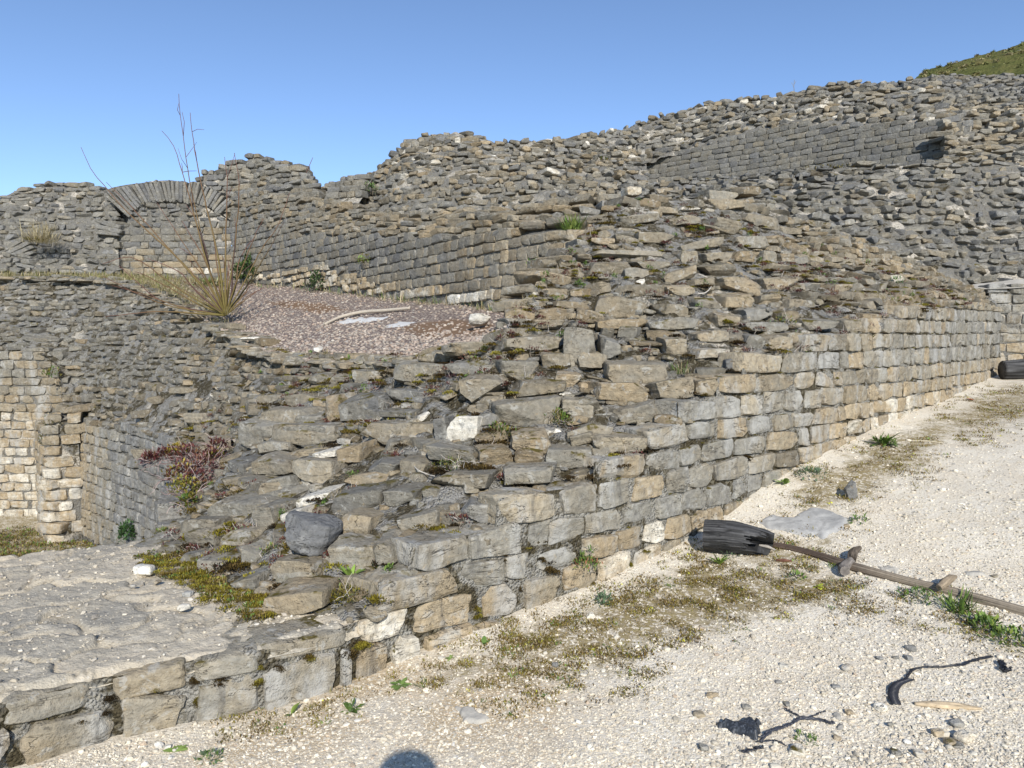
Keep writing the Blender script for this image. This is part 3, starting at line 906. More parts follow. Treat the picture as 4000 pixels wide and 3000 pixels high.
# joint mortar behind the facing, up to the stepped end of the courses
pxg = np.linspace(-1350, 3914, 840)
topy = []
for q in pxg:
    lv = [k for k in ORDER[1:-1] if START[k] <= q]
    k = ORDER[ORDER.index(lv[-1]) + 1]
    l = LINES[k]
    topy.append(float(line_y(LINES[lv[-1]], q)) - .16 * F / float(wallD(q)) if l[0][0] - 60 > q else float(line_y(l, max(q, l[0][0]))))
topy = np.array(topy) + 6
Dg = wallD(pxg)
Pj = np.stack([np.stack([at(q, y, d) for y in np.linspace(3150 + max(0, -q) * .45 if q < 2700 else 2300, ty, 26)]) for q, ty, d in zip(pxg, topy, Dg)])
backing(joint, Pj, .020, .022, 9, 4)
backing(joint, Pj[pxg < 1396], .004, .03, 12, 5)
joint.build('joint_mortar', M['mortar_face'], fw)

# rubble core rising behind the face
PR1 = patch(R1, 460, 60)
core, mort = MB(), MB()


def r1_tone(C, pj, t):
    px, py = pj[:, 0], pj[:, 1]
    w = sstep(1250, 1900, px)
    t = t.copy()
    t[:, 0] = t[:, 0] * (.88 + .12 * w)
    far_left = (px < 700) & (py < 1500)
    t[far_left, 0] *= .8
    rust = np.random.RandomState(3).rand(len(t)) < .10 * w + .03
    t[rust, 0] = .72
    return t


near_keep = lambda C, pj: pj[:, 2] < 7.6
far_keep = lambda C, pj: pj[:, 2] >= 7.6
_r1p = project(PR1).reshape(-1, 3)
_r1n = pnormals(PR1).reshape(-1, 3)
def core_at(px, py):
    k = np.argmin((_r1p[:, 0] - px) ** 2 + (_r1p[:, 1] - py) ** 2)
    return PR1.reshape(-1, 3)[k, 1], _r1n[k]


HS = dict(C=[], X=[], Y=[], Z=[], dims=[], tone=[]); rects = []
hr = np.random.RandomState(77)
for (scl, ox, oy, boxes) in SEEN:
    for (x0, y0, x1, y1, an, tn) in boxes:
        x0, x1, y0, y1 = ox + x0 / scl, ox + x1 / scl, oy + y0 / scl, oy + y1 / scl
        rects.append((x0, y0, x1, y1))
        D, nv_ = core_at((x0 + x1) / 2, y1 - (y1 - y0) * .2)
        D -= .015
        nh = np.array([nv_[0], nv_[1], 0]); nh /= np.linalg.norm(nh) + 1e-9
        nh = nh * .6 + np.array([.15, -1, 0]) * .55; nh /= np.linalg.norm(nh)
        th = np.array([-nh[1], nh[0], 0])
        c = at((x0 + x1) / 2, (y0 + y1) / 2, D)
        wv = (x1 - x0) / F * D / max(abs(th[0]) , .5)
        hv = (y1 - y0) / F * D
        a_ = math.radians(an)
        Xv = th * math.cos(a_) + np.array([0, 0, math.sin(a_)])
        Zv = np.array([0, 0, math.cos(a_)]) - th * math.sin(a_)
        fo = hr.normal(.0, .07)
        Yv = nh * math.cos(fo) + Zv * math.sin(fo); Zv = Zv * math.cos(fo) - nh * math.sin(fo)
        hh = hv * (1 if abs(an) < 7 else .72)
        dp = .16
        HS['C'].append(c - Yv * (dp - .065)); HS['X'].append(Xv); HS['Y'].append(Yv); HS['Z'].append(Zv)
        HS['dims'].append([wv * .49, dp, hh * .47]); HS['tone'].append([np.clip(tn + hr.normal(0, .03), 0, 1), hr.normal(.50, .09) + (.1 if tn > .9 else 0), hr.rand()])
HS = {k: np.array(v) for k, v in HS.items()}
rects = np.array(rects)

S1 = contour_stones(PR1, .115, .12, .40, 41, cj=.35, yaw=.13, tilt=.06, prot=(-.03, .05), depth=.13, gap=.02, hfill=.92, wander=.05, skip=.03)
pj = project(S1['C'] + S1['Y'] * S1['dims'][:, 1:2])
inside = np.zeros(len(pj), bool)
for (x0, y0, x1, y1) in rects:
    inside |= (pj[:, 0] > x0 - 14) & (pj[:, 0] < x1 + 14) & (pj[:, 1] > y0 - 12) & (pj[:, 1] < y1 + 12)
S1 = {k: v[~inside] for k, v in S1.items()}; pj = pj[~inside]
t1 = r1_tone(S1['C'], pj, tones(pj, .56, .09, .43, .12, 5))
for sel, nn_ in ((pj[:, 2] < 6.2, 11), ((pj[:, 2] >= 6.2) & (pj[:, 2] < 9), 7), (pj[:, 2] >= 9, 5)):
    q = {k: S1[k][sel] for k in S1}
    stones(core, q['C'], q['X'], q['Y'], q['Z'], q['dims'], t1[sel], n=nn_, p=(11, 30), cut=1.25, rough=.8, seed=50 + nn_)
stones(core, HS['C'], HS['X'], HS['Y'], HS['Z'], HS['dims'], HS['tone'], n=14, p=(12, 32), cut=1.2, rough=.75, seed=88)
# chips and small broken stones wedged between the big ones
cu, cv = hr.uniform(60, 459, 4200), hr.uniform(0, 59, 4200)
cp_ = bil(PR1, cu, cv); cq = project(cp_)
kk = (cq[:, 2] < 10.5) & (hr.rand(4200) < np.clip((5.5 / cq[:, 2]) ** 1.3, 0, 1))
cp_, cq, cu, cv = cp_[kk], cq[kk], cu[kk], cv[kk]
nc = len(cp_)
ya = hr.uniform(-.9, .9, nc); an_ = hr.normal(0, .2, nc)
Yc = np.stack([np.sin(ya) * .9 + .15, -np.cos(ya), np.zeros(nc)], -1); Yc /= np.linalg.norm(Yc, axis=1, keepdims=True)
Xc = np.stack([-Yc[:, 1], Yc[:, 0], np.zeros(nc)], -1) * np.cos(an_)[:, None] + np.array([0, 0, 1.0]) * np.sin(an_)[:, None]
Zc = np.cross(Xc, Yc); Zc *= np.sign(Zc[:, 2:3])
dc = np.stack([hr.uniform(.02, .085, nc), hr.uniform(.03, .07, nc), hr.uniform(.012, .036, nc)], -1)
stones(core, cp_ - Yc * .012, Xc, Yc, Zc, dc, np.stack([hr.normal(.5, .12, nc) + .4 * (hr.rand(nc) < .04), np.clip(hr.normal(.42, .13, nc), .1, 1), hr.rand(nc)], -1), n=5, p=(4, 9), cut=1.5, rough=1.2, seed=99)
core.build('rubble_core', M['stone'], fw, sharp=28)
backing(mort, PR1, .006, .085, 6, 8, (560, 150))
mort.build('core_mortar', M['mortar'], fw)

# low flat stub of the wall on the left
def lineB(px):
    return at(px, bY(px), float(wallD(px)))
ztop = float(np.mean([lineB(p)[2] for p in (0, 700, 1300)]))
def onz(px, py, z=ztop):
    r = ray(px, py); k = (z - EYE) / r[2]
    return CAM + r * k
led = []
for (pf, pb) in [(-1350, (-1500, 2330)), (-900, (-900, 2280)), (-400, (-420, 2235)), (0, (0, 2182)), (400, (300, 2146)), (735, (470, 2126)), (1022, (610, 2112)), (1290, (880, 2285)), (1500, (1130, 2375))]:
    f = lineB(pf); f[2] = ztop + .012
    bk = onz(*pb)
    d = (bk - f); d[2] = 0; dn = d / np.linalg.norm(d)
    col = [f + dn * .0 + np.array([0, 0, -.06]), f + dn * .03 + np.array([0, 0, -.02])] + [f + dn * .06 + (bk - f - dn * .06) * w + np.array([0, 0, .002 + .012 * sstep(0, .2, w)]) for w in np.linspace(.0, 1, 130)]
    col += [bk + dn * .10 + np.array([0, 0, -.10]), bk + dn * .12 + np.array([0, 0, -.9]), bk + dn * .14 + np.array([0, 0, -2.4])]
    led.append(np.array(col))
PL = catmull(np.stack(led), 560)
sl_ = np.linspace(0, 1, PL.shape[1])
lr = np.random.RandomState(6)
gx_, gy_ = PL[..., 0], PL[..., 1]
seeds = np.stack([lr.uniform(-4.4, .2, 170), lr.uniform(1.6, 6.0, 170)], -1)
wx, wy = gx_ + .12 * vnoise(PL * 3, 1) + .05 * vnoise(PL * 9, 2), gy_ + .12 * vnoise(PL * 3, 3) + .05 * vnoise(PL * 9, 4)
ca_, sa_ = math.cos(.6), math.sin(.6)
du = ((wx[..., None] - seeds[:, 0]) * ca_ + (wy[..., None] - seeds[:, 1]) * sa_) * .62; dv_ = (-(wx[..., None] - seeds[:, 0]) * sa_ + (wy[..., None] - seeds[:, 1]) * ca_) * 1.25
dd = np.sqrt(du ** 2 + dv_ ** 2); o2 = np.partition(dd, 1, axis=-1); cell = dd.argmin(-1); edge = o2[..., 1] - o2[..., 0]
ch = lr.uniform(-.010, .012, 170)[cell]; ct = lr.rand(170)[cell]
topm = (np.arange(PL.shape[1]) > 1) & (np.arange(PL.shape[1]) < PL.shape[1] - 3)
rock = fbm(PL * np.array([2.2, 2.2, 2.2]), 14, 3)
PL2 = PL.copy()
PL2[..., 2] += (.008 * rock + ch * sstep(0, .05, edge) - .018 * sstep(.035, 0, edge) + .010 * fbm(PL * 14, 3, 2) + .006 * np.floor(fbm(PL * np.array([3, 3, 3]), 5, 2) * 3) / 3)
ltone = np.stack([ct, sstep(.05, 0, edge), .5 + 0 * ct], -1)
lm = MB()
lm.add(PL2.reshape(-1, 3), quads=grid_quads(*PL.shape[:2]), col=ltone.reshape(-1, 3))


def ledge_mat():
    m = NT('worn_ledge_stone', .93, .12)
    A = m.attr()
    n1 = m.noise(3.5, 5, .7); n2 = m.noise(36, 4, .7); n3 = m.noise(7, 5, .75)
    v = m.voro(60, 'Color'); vd = m.voro(60)
    s = m.n.new('ShaderNodeSeparateColor'); m.l.new(v, s.inputs[0])
    t = m.math('ADD', m.math('MULTIPLY', A[0], .3), m.math('MULTIPLY', n1, .75))
    c = m.ramp(t, [(.28, (.29, .268, .225)), (.45, (.395, .355, .28)), (.6, (.48, .42, .32)), (.78, (.56, .485, .37))])
    c = m.mix(m.math('MULTIPLY', m.rng(n3, .54, .66), .8), c, (.58, .52, .41))
    c = m.mix(m.math('MULTIPLY', m.rng(vd, .45, .25), m.rng(s.outputs[0], .6, .7)), c, m.mix(s.outputs[1], (.60, .55, .45), (.33, .29, .22)))
    c = m.mix(m.math('MULTIPLY', A[1], m.rng(n3, .35, .6)), c, m.mix(n2, (.62, .56, .44), (.22, .17, .10)))
    c = m.mix(m.math('MULTIPLY', m.rng(n2, .56, .7), .55), c, (.17, .145, .105))
    h = m.math('ADD', m.math('MULTIPLY', n2, .9), m.math('MULTIPLY', n3, .6))
    return m.done(c, h, .8, .02)


lm.build('worn_ledge', ledge_mat(), fw)
# ------------------------------------------------------------------ walls further back
def cream_low(zb, zt, amount=1.0, dark=.32):
    def f(C, pj, t):
        z = C[:, 2] - EYE
        w = (1 - sstep(zb, zt, z)) * amount
        r = np.random.RandomState(9)
        t = t.copy()
        t[:, 0] = t[:, 0] * (1 - w) + w * (.86 + .05 * r.normal(0, 1, len(t)))
        t[:, 1] = np.clip(t[:, 1] + .2 * w, 0, 1)
        return t
    return f


# wall with long inclined view behind the gravel terrace
w2 = thing('terrace_wall', 'dark grey coursed wall with a brown rubble crest running behind the pink gravel terrace', 'ruined wall', at(1500, 1164, 13.4))
f_, r_, m_ = MB(), MB(), MB()
PW2 = patch(W2F, 260, 20)
lowdam = lambda C, pj: ~((pj[:, 0] < 1560) & (pj[:, 1] > line_y([(900, 1060), (1090, 1060), (1350, 1040), (1560, 1150)], pj[:, 0])))
lowin = lambda C, pj: ~lowdam(C, pj)
def w2tone(C, pj, t):
    t = t.copy()
    base = line_y([(900, 1094), (1500, 1164), (2000, 1212), (2400, 1110)], pj[:, 0])
    w = sstep(95, 15, base - pj[:, 1]) * (pj[:, 0] < 2150)
    t[:, 0] = t[:, 0] * (1 - w) + .82 * w
    t[:, 1] += .15 * w
    t[:, 0] += .2 * sstep(1400, 2100, pj[:, 0]); t[:, 1] += .1 * sstep(1400, 2100, pj[:, 0])
    return t
rubble_wall(f_, m_, PW2, .168, .16, .36, 61, tone=(.36, .09, .5, .1), n=6, tonefn=w2tone, keep=lowdam, cut=.6, rough=.8, pr_=(14, 34), depth=.15, **DRE)
rubble_wall(r_, None, PW2, .15, .15, .35, 62, tone=(.6, .15, .55, .12), n=6, tonefn=w2tone, keep=lowin, depth=.15, **RUB)
PW2R = patch(W2R, 260, 16)
rubble_wall(r_, m_, PW2R, .135, .16, .42, 63, tone=(.54, .11, .42, .13), n=6, depth=.15, tonefn=lambda C, pj, t: np.stack([t[:, 0] - .12 * sstep(1500, 1000, pj[:, 0]), t[:, 1], t[:, 2]], -1), **RUB)
f_.build('coursed_facing', M['stone_far'], w2, sharp=30); r_.build('rubble_crest', M['stone_far'], w2, smooth=False); m_.build('joint_mortar', M['mortar_far'], w2)

# hump in the middle of the skyline
hu = thing('rubble_hump', 'high grey rubble mass with white lime on its crest, in the middle of the skyline', 'ruined wall', at(1800, 830, 15.5))
f_, r_, m_ = MB(), MB(), MB()
PHU = patch(HU, 260, 40)
def hutone(C, pj, t):
    t = t.copy(); w = sstep(720, 600, pj[:, 1]); r = np.random.RandomState(2).rand(len(t))
    t[r < .05 * w + .01, 0] = .9; t[r < .05 * w + .01, 1] = .6
    return t
rubble_wall(r_, m_, PHU, .125, .11, .34, 71, tone=(.46, .12, .44, .14), n=5, tonefn=hutone, res=(200, 80), mamp=.09, mdepth=.02, depth=.16, cj=.35, yaw=.22, tilt=.08, prot=(-.06, .075), gap=.022, hfill=.9, wander=.06, skip=.06, cut=1.3)
rubble_wall(f_, m_, patch(F5F, 60, 10), .165, .18, .4, 73, tone=(.36, .06, .4, .1), n=4, depth=.15, cut=.6, **DRE)
r_.build('rubble_core', M['stone_far'], hu, smooth=False); f_.build('coursed_facing', M['stone_far'], hu, sharp=30); m_.build('core_mortar', M['mortar_white'], hu)

# peak above the arch
p1 = thing('rubble_peak', 'pointed grey rubble stump standing left of the skyline gap, just right of the arch', 'ruined wall', at(1000, 872, 18.8))
r_, m_ = MB(), MB()
PP1 = patch(P1, 160, 30)
rubble_wall(r_, m_, PP1, .155, .18, .45, 75, tone=(.33, .10, .42, .13), n=5, depth=.16, tonefn=lambda C, pj, t: np.stack([t[:, 0] + .15 * sstep(740, 800, pj[:, 1]), t[:, 1], t[:, 2]], -1), **RUB)
r_.build('rubble_core', M['stone_far'], p1, smooth=False); m_.build('core_mortar', M['mortar_far'], p1)

# grey rubble slope on the right
w3 = thing('rubble_slope', 'grey rubble slope of protruding stones between the brown crest and the smooth upper wall', 'ruined wall', at(3300, 950, 12.8))
r_, m_ = MB(), MB()
PW3 = patch(W3, 260, 30)
rubble_wall(r_, m_, PW3, .128, .10, .34, 77, tone=(.36, .11, .44, .14), n=6, res=(240, 80), mamp=.09, mdepth=.02, depth=.16, cj=.35, yaw=.3, tilt=.1, prot=(-.06, .085), gap=.026, hfill=.88, wander=.07, skip=.07, cut=1.3)
r_.build('rubble_core', M['stone_far'], w3, smooth=False); m_.build('core_mortar', M['mortar_far'], w3)

# upper wall: smooth facing + rubble above
w4 = thing('upper_wall', 'upper right wall, smooth dark grey coursed face under a jagged rubble skyline', 'ruined wall', at(3000, 703, 21))
f_, r_, m_ = MB(), MB(), MB()
PW4 = patch(W4F, 260, 24)
rubble_wall(f_, m_, PW4, .165, .22, .44, 81, tone=(.34, .06, .44, .08), n=4, depth=.15, cut=.5, rough=.7, pr_=(14, 34), **DRE)
PU4 = patch(RU4, 260, 30)
RU = dict(tone=(.42, .12, .44, .14), n=5, depth=.2, res=(260, 90), mamp=.12, mdepth=.02, tonefn=hutone, cj=.35, yaw=.28, tilt=.1, prot=(-.08, .11), gap=.026, hfill=.89, wander=.08, skip=.06, cut=1.3)
rubble_wall(r_, m_, PU4, .165, .12, .44, 83, **RU)
rubble_wall(r_, m_, patch(RU4L, 120, 30), .145, .12, .38, 84, **RU)
f_.build('coursed_facing', M['stone_far'], w4, sharp=30); r_.build('rubble_top', M['stone_far'], w4, smooth=False); m_.build('core_mortar', M['mortar_white'], w4)

# far right
w6 = thing('far_rubble_wall', 'dark rubble wall below the green mound in the upper right corner', 'ruined wall', at(3850, 645, 16))
r_, m_ = MB(), MB()
PW6 = patch(W6, 220, 40)
def w6tone(C, pj, t):
    t = t.copy(); w = sstep(380, 440, pj[:, 1])
    t[:, 0] = t[:, 0] + .22 * w; t[:, 1] += .08 * w
    return t
rubble_wall(r_, m_, PW6, .145, .13, .40, 85, tone=(.30, .09, .44, .12), n=5, depth=.18, tonefn=w6tone, mamp=.08, mdepth=.03, res=(200, 80), cj=.3, yaw=.25, tilt=.1, prot=(-.06, .10), gap=.02, hfill=.88, wander=.06, cut=1.3)
r_.build('rubble_core', M['stone_far'], w6, smooth=False); m_.build('core_mortar', M['mortar_far'], w6)

# low frontal wall at the far end of the path
w7 = thing('end_wall', 'low coursed wall with a pale mortar bed closing the far end of the path', 'ruined wall', at(3950, 1430, 11.9))
f_, m_ = MB(), MB()
rubble_wall(f_, m_, patch(W7F, 90, 16), .165, .18, .4, 87, tone=(.4, .1, .45, .1), n=6, depth=.15, tonefn=cream_low(-.3, .3, .8), cut=.6, res=(60, 30), **DRE)
f_.build('coursed_facing', M['stone_clean'], w7, sharp=30); m_.build('joint_mortar', M['mortar_far'], w7)
bed = MB()
PB = patch([[(3790, 1134, 12.1), (3800, 1112, 12.6)], [(3880, 1131, 11.97), (3900, 1103, 12.5)], [(4000, 1125, 11.95), (4000, 1092, 12.5)], [(4300, 1112, 11.95), (4300, 1078, 12.6)], [(4700, 1100, 11.95), (4700, 1062, 12.6)]], 80, 12)
backing(bed, PB, -.012, .012, 3, 2)
bed.build('mortar_bed', plain_mat('pale_mortar_bed', (.36, .335, .285), (.47, .44, .38), 9), w7)

# arch wall on the left skyline
aw = thing('arch_wall', 'grey ruined wall on the left skyline with a shallow fan shaped stone arch', 'ruined wall', at(650, 1096, 19.7))
f_, r_, m_, v_ = MB(), MB(), MB(), MB()
rubble_wall(f_, m_, patch(AWF, 100, 20), .185, .2, .5, 91, tone=(.36, .12, .42, .1), n=5, depth=.15, tonefn=lambda C, pj, t: np.stack([t[:, 0] + .42 * sstep(985, 1085, pj[:, 1]), t[:, 1] + .22 * sstep(985, 1085, pj[:, 1]), t[:, 2]], -1), cut=.7, **DRE)
rubble_wall(r_, m_, patch(AWN, 100, 16), .14, .14, .36, 92, tone=(.30, .1, .45, .12), n=5, depth=.16, cj=.3, yaw=.3, tilt=.1, prot=(-.06, .06), gap=.03, hfill=.82, mamp=.06)
rubble_wall(r_, m_, patch(ARL, 220, 36, linear=True), .14, .15, .42, 93, tone=(.34, .09, .5, .12), n=5, depth=.16, cj=.35, yaw=.25, tilt=.09, prot=(-.05, .06), gap=.02, hfill=.91, wander=.05, skip=.04, cut=1.3)
# voussoirs: thin slabs fanned round the arch
INN = [(505, 852), (515, 828), (540, 806), (580, 792), (640, 787), (700, 787), (760, 793), (805, 806), (835, 824), (850, 846)]
OUT = [(402, 762), (425, 745), (470, 728), (530, 712), (600, 706), (690, 704), (770, 712), (838, 738), (880, 764), (910, 792)]
def pl_at(pts, t):
    pts = np.array(pts, float); d = np.concatenate([[0], np.cumsum(np.hypot(*np.diff(pts, axis=0).T))]); t = t * d[-1]
    return np.array([np.interp(t, d, pts[:, 0]), np.interp(t, d, pts[:, 1])])
VC = dict(C=[], X=[], Y=[], Z=[], dims=[], t=[])
NVS = 30
vr = np.random.RandomState(4)
for k in range(NVS):
    t0 = (k + .5) / NVS
    a = pl_at(INN, t0); b = pl_at(OUT, t0 + vr.normal(0, .004))
    a = a + (a - b) * .03
    pa = at(a[0], a[1], 19.82); pb = at(b[0], b[1], 19.80 + vr.uniform(0, .1))
    Zv = pb - pa; L = np.linalg.norm(Zv); Zv /= L
    Yv = np.array([0, -1, 0]); Yv = Yv - Zv * (Yv @ Zv); Yv /= np.linalg.norm(Yv)
    Xv = np.cross(Yv, Zv)
    aw_ = np.linalg.norm(at(*pl_at(INN, min(t0 + .5 / NVS, 1)), 19.75) - at(*pl_at(INN, max(t0 - .5 / NVS, 0)), 19.75))
    bw_ = np.linalg.norm(at(*pl_at(OUT, min(t0 + .5 / NVS, 1)), 19.75) - at(*pl_at(OUT, max(t0 - .5 / NVS, 0)), 19.75))
    w = (aw_ * .45 + bw_ * .55)
    VC['C'].append((pa + pb) / 2 - Yv * .23); VC['X'].append(Xv); VC['Y'].append(Yv); VC['Z'].append(Zv)
    VC['dims'].append([w * vr.uniform(.40, .49), .24 + vr.uniform(-.02, .03), L * vr.uniform(.46, .54)]); VC['t'].append([vr.normal(.28, .07), vr.normal(.45, .1), 0])
VC = {k: np.array(v) for k, v in VC.items()}
stones(v_, VC['C'], VC['X'], VC['Y'], VC['Z'], VC['dims'], VC['t'], n=6, p=(8, 14), cut=.5, rough=.9, seed=3)
# big slab springer and the stub of a second arch
for (a, b, w, da, db) in [((368, 858), (468, 888), .13, 19.75, 19.7), ((366, 880), (470, 905), .14, 19.75, 19.7), ((370, 905), (458, 912), .13, 19.75, 19.7), ((0, 985), (85, 936), .11, 19.3, 19.3), ((12, 997), (112, 945), .12, 19.3, 19.3), ((22, 1008), (128, 962), .12, 19.3, 19.3), ((40, 1013), (132, 984), .10, 19.3, 19.3)]:
    pa = at(a[0], a[1], da); pb = at(b[0], b[1], db)
    Xv = pb - pa; L = np.linalg.norm(Xv); Xv /= L
    Yv = np.array([0, -1, 0]); Yv = Yv - Xv * (Yv @ Xv); Yv /= np.linalg.norm(Yv); Zv = np.cross(Xv, Yv)
    stones(v_, [(pa + pb) / 2 - Yv * .17], Xv[None], Yv[None], Zv[None] * np.sign(Zv[2]), np.array([[L / 2, .18, w / 2]]), np.array([[.3, .5, 0]]), n=8, p=(10, 16), cut=.5, seed=int(a[0]))
PBk = patch([[(380, 905, 20.3), (390, 745, 20.5)], [(520, 905, 20.3), (520, 718, 20.5)], [(700, 905, 20.3), (700, 708, 20.5)], [(915, 905, 20.3), (905, 790, 20.5)]], 60, 20)
backing(m_, PBk, 0, .05, 3, 6)
f_.build('coursed_facing', M['stone_far'], aw, sharp=30); r_.build('rubble_core', M['stone_far'], aw, smooth=False)
v_.build('relieving_arch', M['stone_far'], aw, sharp=30); m_.build('joint_mortar', M['mortar_far'], aw)

# wall in the pit, pale blocks
bw = thing('pale_block_wall', 'pale cream wall of flat blocks standing in the sunken passage at the left edge', 'ruined wall', at(100, 2040, 14.8))
f_, m_ = MB(), MB()
rubble_wall(f_, m_, patch(BWF, 140, 30), .182, .22, .48, 95, pr_=(14, 34), tone=(.5, .1, .5, .08), n=6, depth=.15, tonefn=cream_low(-2.4, -.5, .9), cut=.7, rough=.9, **DRE)
f_.build('coursed_facing', M['stone_clean'], bw, sharp=30); m_.build('joint_mortar', M['mortar_far'], bw)

# pier in front of it
pi = thing('short_pier', 'short broken pier of pale blocks beside the cream wall in the sunken passage', 'pier', at(250, 2125, 13))
f_, m_ = MB(), MB()
pc = [at(146, 2100, 13.7), at(184, 2140, 12.75), at(322, 2128, 13.0), at(330, 2100, 14.8)]
for p_ in pc: p_[2] = EYE - 3.72
ang = np.linspace(0, 1, 40)
pts = np.concatenate([pc[0] + (pc[1] - pc[0]) * ang[:, None], pc[1] + (pc[2] - pc[1]) * ang[1:, None]])
hts = np.concatenate([np.linspace(2.15, 2.2, 40), 2.2 + .2 * ang[1:]])
PPi = np.stack([pts + np.array([0, 0, 1.0]) * (hts * w)[:, None] for w in np.linspace(0, 1, 24)], 1)
PPl = np.stack([pc[1] + (pc[2] - pc[1]) * ang[:, None] * 1.0 + np.array([0, 0, 1.0]) * ((2.2 + .2 * ang) + w * .3)[:, None] + np.array([.0, .7, 0]) * w for w in np.linspace(0, 1, 14)], 1)
rubble_wall(f_, m_, PPi, .2, .22, .5, 97, tone=(.66, .1, .6, .08), n=6, depth=.14, tonefn=cream_low(-2.9, -1.4, .7), cut=.7, res=(50, 24), **DRE)
rubble_wall(f_, m_, PPl, .17, .2, .45, 98, tone=(.5, .1, .5, .1), n=6, depth=.14, res=(40, 14), **RUB)
f_.build('coursed_facing', M['stone_clean'], pi, sharp=30); m_.build('joint_mortar', M['mortar_far'], pi)

# curved inner face of the foreground mass
cw = thing('curved_wall', 'grey and cream coursed wall curving down into the sunken passage under a maroon creeping plant', 'ruined wall', at(480, 2218, 11.7))
f_, m_ = MB(), MB()
def cwtone(C, pj, t):
    t = t.copy(); w = sstep(520, 350, pj[:, 0]) * .8
    t[:, 0] = t[:, 0] * (1 - w) + .74 * w; t[:, 1] += .12 * w
    return t
rubble_wall(f_, m_, patch(CWF, 160, 30), .175, .2, .42, 99, pr_=(14, 34), tone=(.25, .06, .62, .08), n=7, depth=.14, tonefn=cwtone, cut=.6, **DRE)
f_.build('coursed_facing', M['stone_clean'], cw, sharp=30); m_.build('joint_mortar', M['mortar_far'], cw)

# gravel terrace and green mound
PT = np.stack([at(*np.array([a, b], float).T) for a, b in zip(TER_N, TER_F)])
PT = catmull(PT, 200)
PTg = np.stack([PT[:, 0] + (PT[:, 1] - PT[:, 0]) * w for w in np.linspace(-.04, 1.03, 70)], 1)
tb = MB()
PTz = PTg.copy(); PTz[..., 2] += .035 * fbm(PTg * .9, 2, 3) + .01 * vnoise(PTg * 6, 4) - .015
tpj = project(PTg)
grassm = sstep(900, 560, tpj[..., 0]) * sstep(1000, 1090, tpj[..., 1] + 60)
redm = np.maximum(sstep(-30, 40, pseg(tpj[..., 0], tpj[..., 1], [(1500, 1275), (1700, 1230), (1950, 1240), (1900, 1320), (1680, 1330)])), sstep(-30, 40, pseg(tpj[..., 0], tpj[..., 1], [(1000, 1160), (1250, 1165), (1420, 1215), (1250, 1235), (1050, 1200)])))
tb.add(PTz.reshape(-1, 3), quads=grid_quads(*PTg.shape[:2]), col=np.stack([redm, grassm, 0 * redm], -1).reshape(-1, 3))


def terrace_mat():
    m = NT('pink_gravel_bed', .95, .1)
    A = m.attr()
    n = m.noise(30, 4, .7); nb = m.noise(1.4, 4, .7)
    v = m.voro(26, 'Color'); vd = m.voro(26)
    s = m.n.new('ShaderNodeSeparateColor'); m.l.new(v, s.inputs[0])
    c = m.ramp(s.outputs[0], [(0, (.36, .30, .245)), (.35, (.42, .355, .29)), (.6, (.31, .265, .22)), (.8, (.47, .415, .345)), (1, (.35, .265, .2))])
    c = m.mix(m.rng(vd, .25, .6), c, (.15, .115, .10))
    c = m.mix(m.rng(m.math('ADD', A[0], m.math('MULTIPLY', nb, 1.0)), .98, 1.35), c, m.mix(n, (.13, .075, .04), (.26, .18, .12)))
    c = m.mix(m.math('MULTIPLY', A[1], m.rng(nb, .3, .5)), c, m.mix(n, (.10, .09, .025), (.24, .22, .09)))
    h = m.math('SUBTRACT', n, vd)
    return m.done(c, h, .8, .02)


ter = tb.build('terrace_ground', terrace_mat()); tag(ter, kind='structure')

hb = MB()
HP = patch([[(3450, 420, 36), (3560, 320, 42), (3600, 290, 46)], [(3620, 420, 34), (3640, 300, 42), (3640, 274, 46)], [(3760, 420, 33), (3760, 260, 42), (3760, 232, 47)],
            [(3900, 420, 32), (3900, 230, 42), (3900, 203, 48)], [(4000, 420, 32), (4000, 190, 42), (4000, 164, 48)], [(4150, 420, 32), (4150, 140, 42), (4150, 100, 49)], [(4800, 420, 32), (4800, 20, 43), (4800, -40, 52)]], 200, 60)
HP[..., 2] += .35 * fbm(HP * .5, 7, 4) + .12 * fbm(HP * 2.5, 5, 3)
hb.add(HP.reshape(-1, 3), quads=grid_quads(*HP.shape[:2]))
hm = NT('mound_grass', .95, .05)
a1 = hm.noise(.6, 5, .7); a2 = hm.noise(5, 4, .7)
hc = hm.ramp(a1, [(.3, (.075, .088, .028)), (.5, (.13, .135, .045)), (.65, (.19, .165, .065)), (.8, (.26, .23, .14))])
hc = hm.mix(hm.math('MULTIPLY', hm.rng(a2, .55, .7), .7), hc, (.03, .04, .012))
hc = hm.mix(hm.rng(hm.noise(2.2, 2, .5), .70, .74), hc, (.5, .47, .4))
sc_ = MB(); scr = np.random.RandomState(17)
for _ in range(240):
    q = bil(HP, np.array([scr.uniform(5, 190)]), np.array([scr.uniform(18, 58)]))[0]
    n_ = 60; w_ = scr.normal(0, 1, (n_, 3)); w_[:, 2] = np.abs(w_[:, 2]); w_ /= np.linalg.norm(w_, axis=1, keepdims=True)
    rad_ = scr.uniform(.06, .2); c_ = np.array([(.11, .125, .04), (.14, .145, .045), (.19, .165, .065), (.23, .20, .10)][scr.randint(4)])
    P_ = q + w_ * rad_ * np.array([1.3, 1.3, .8]) * scr.uniform(.4, 1, (n_, 1)); a_ = scr.normal(0, .06, (n_, 3)); b_ = scr.normal(0, .06, (n_, 3))
    V_ = np.stack([P_, P_ + a_, P_ + b_], 1).reshape(-1, 3)
    sc_.add(V_, tris=np.arange(n_ * 3).reshape(-1, 3), col=(c_[None] * scr.uniform(.6, 1.3, (n_, 1))).repeat(3, 0))
scrub = sc_.build('hill_scrub', M['leaf'], smooth=False); tag(scrub, kind='stuff')
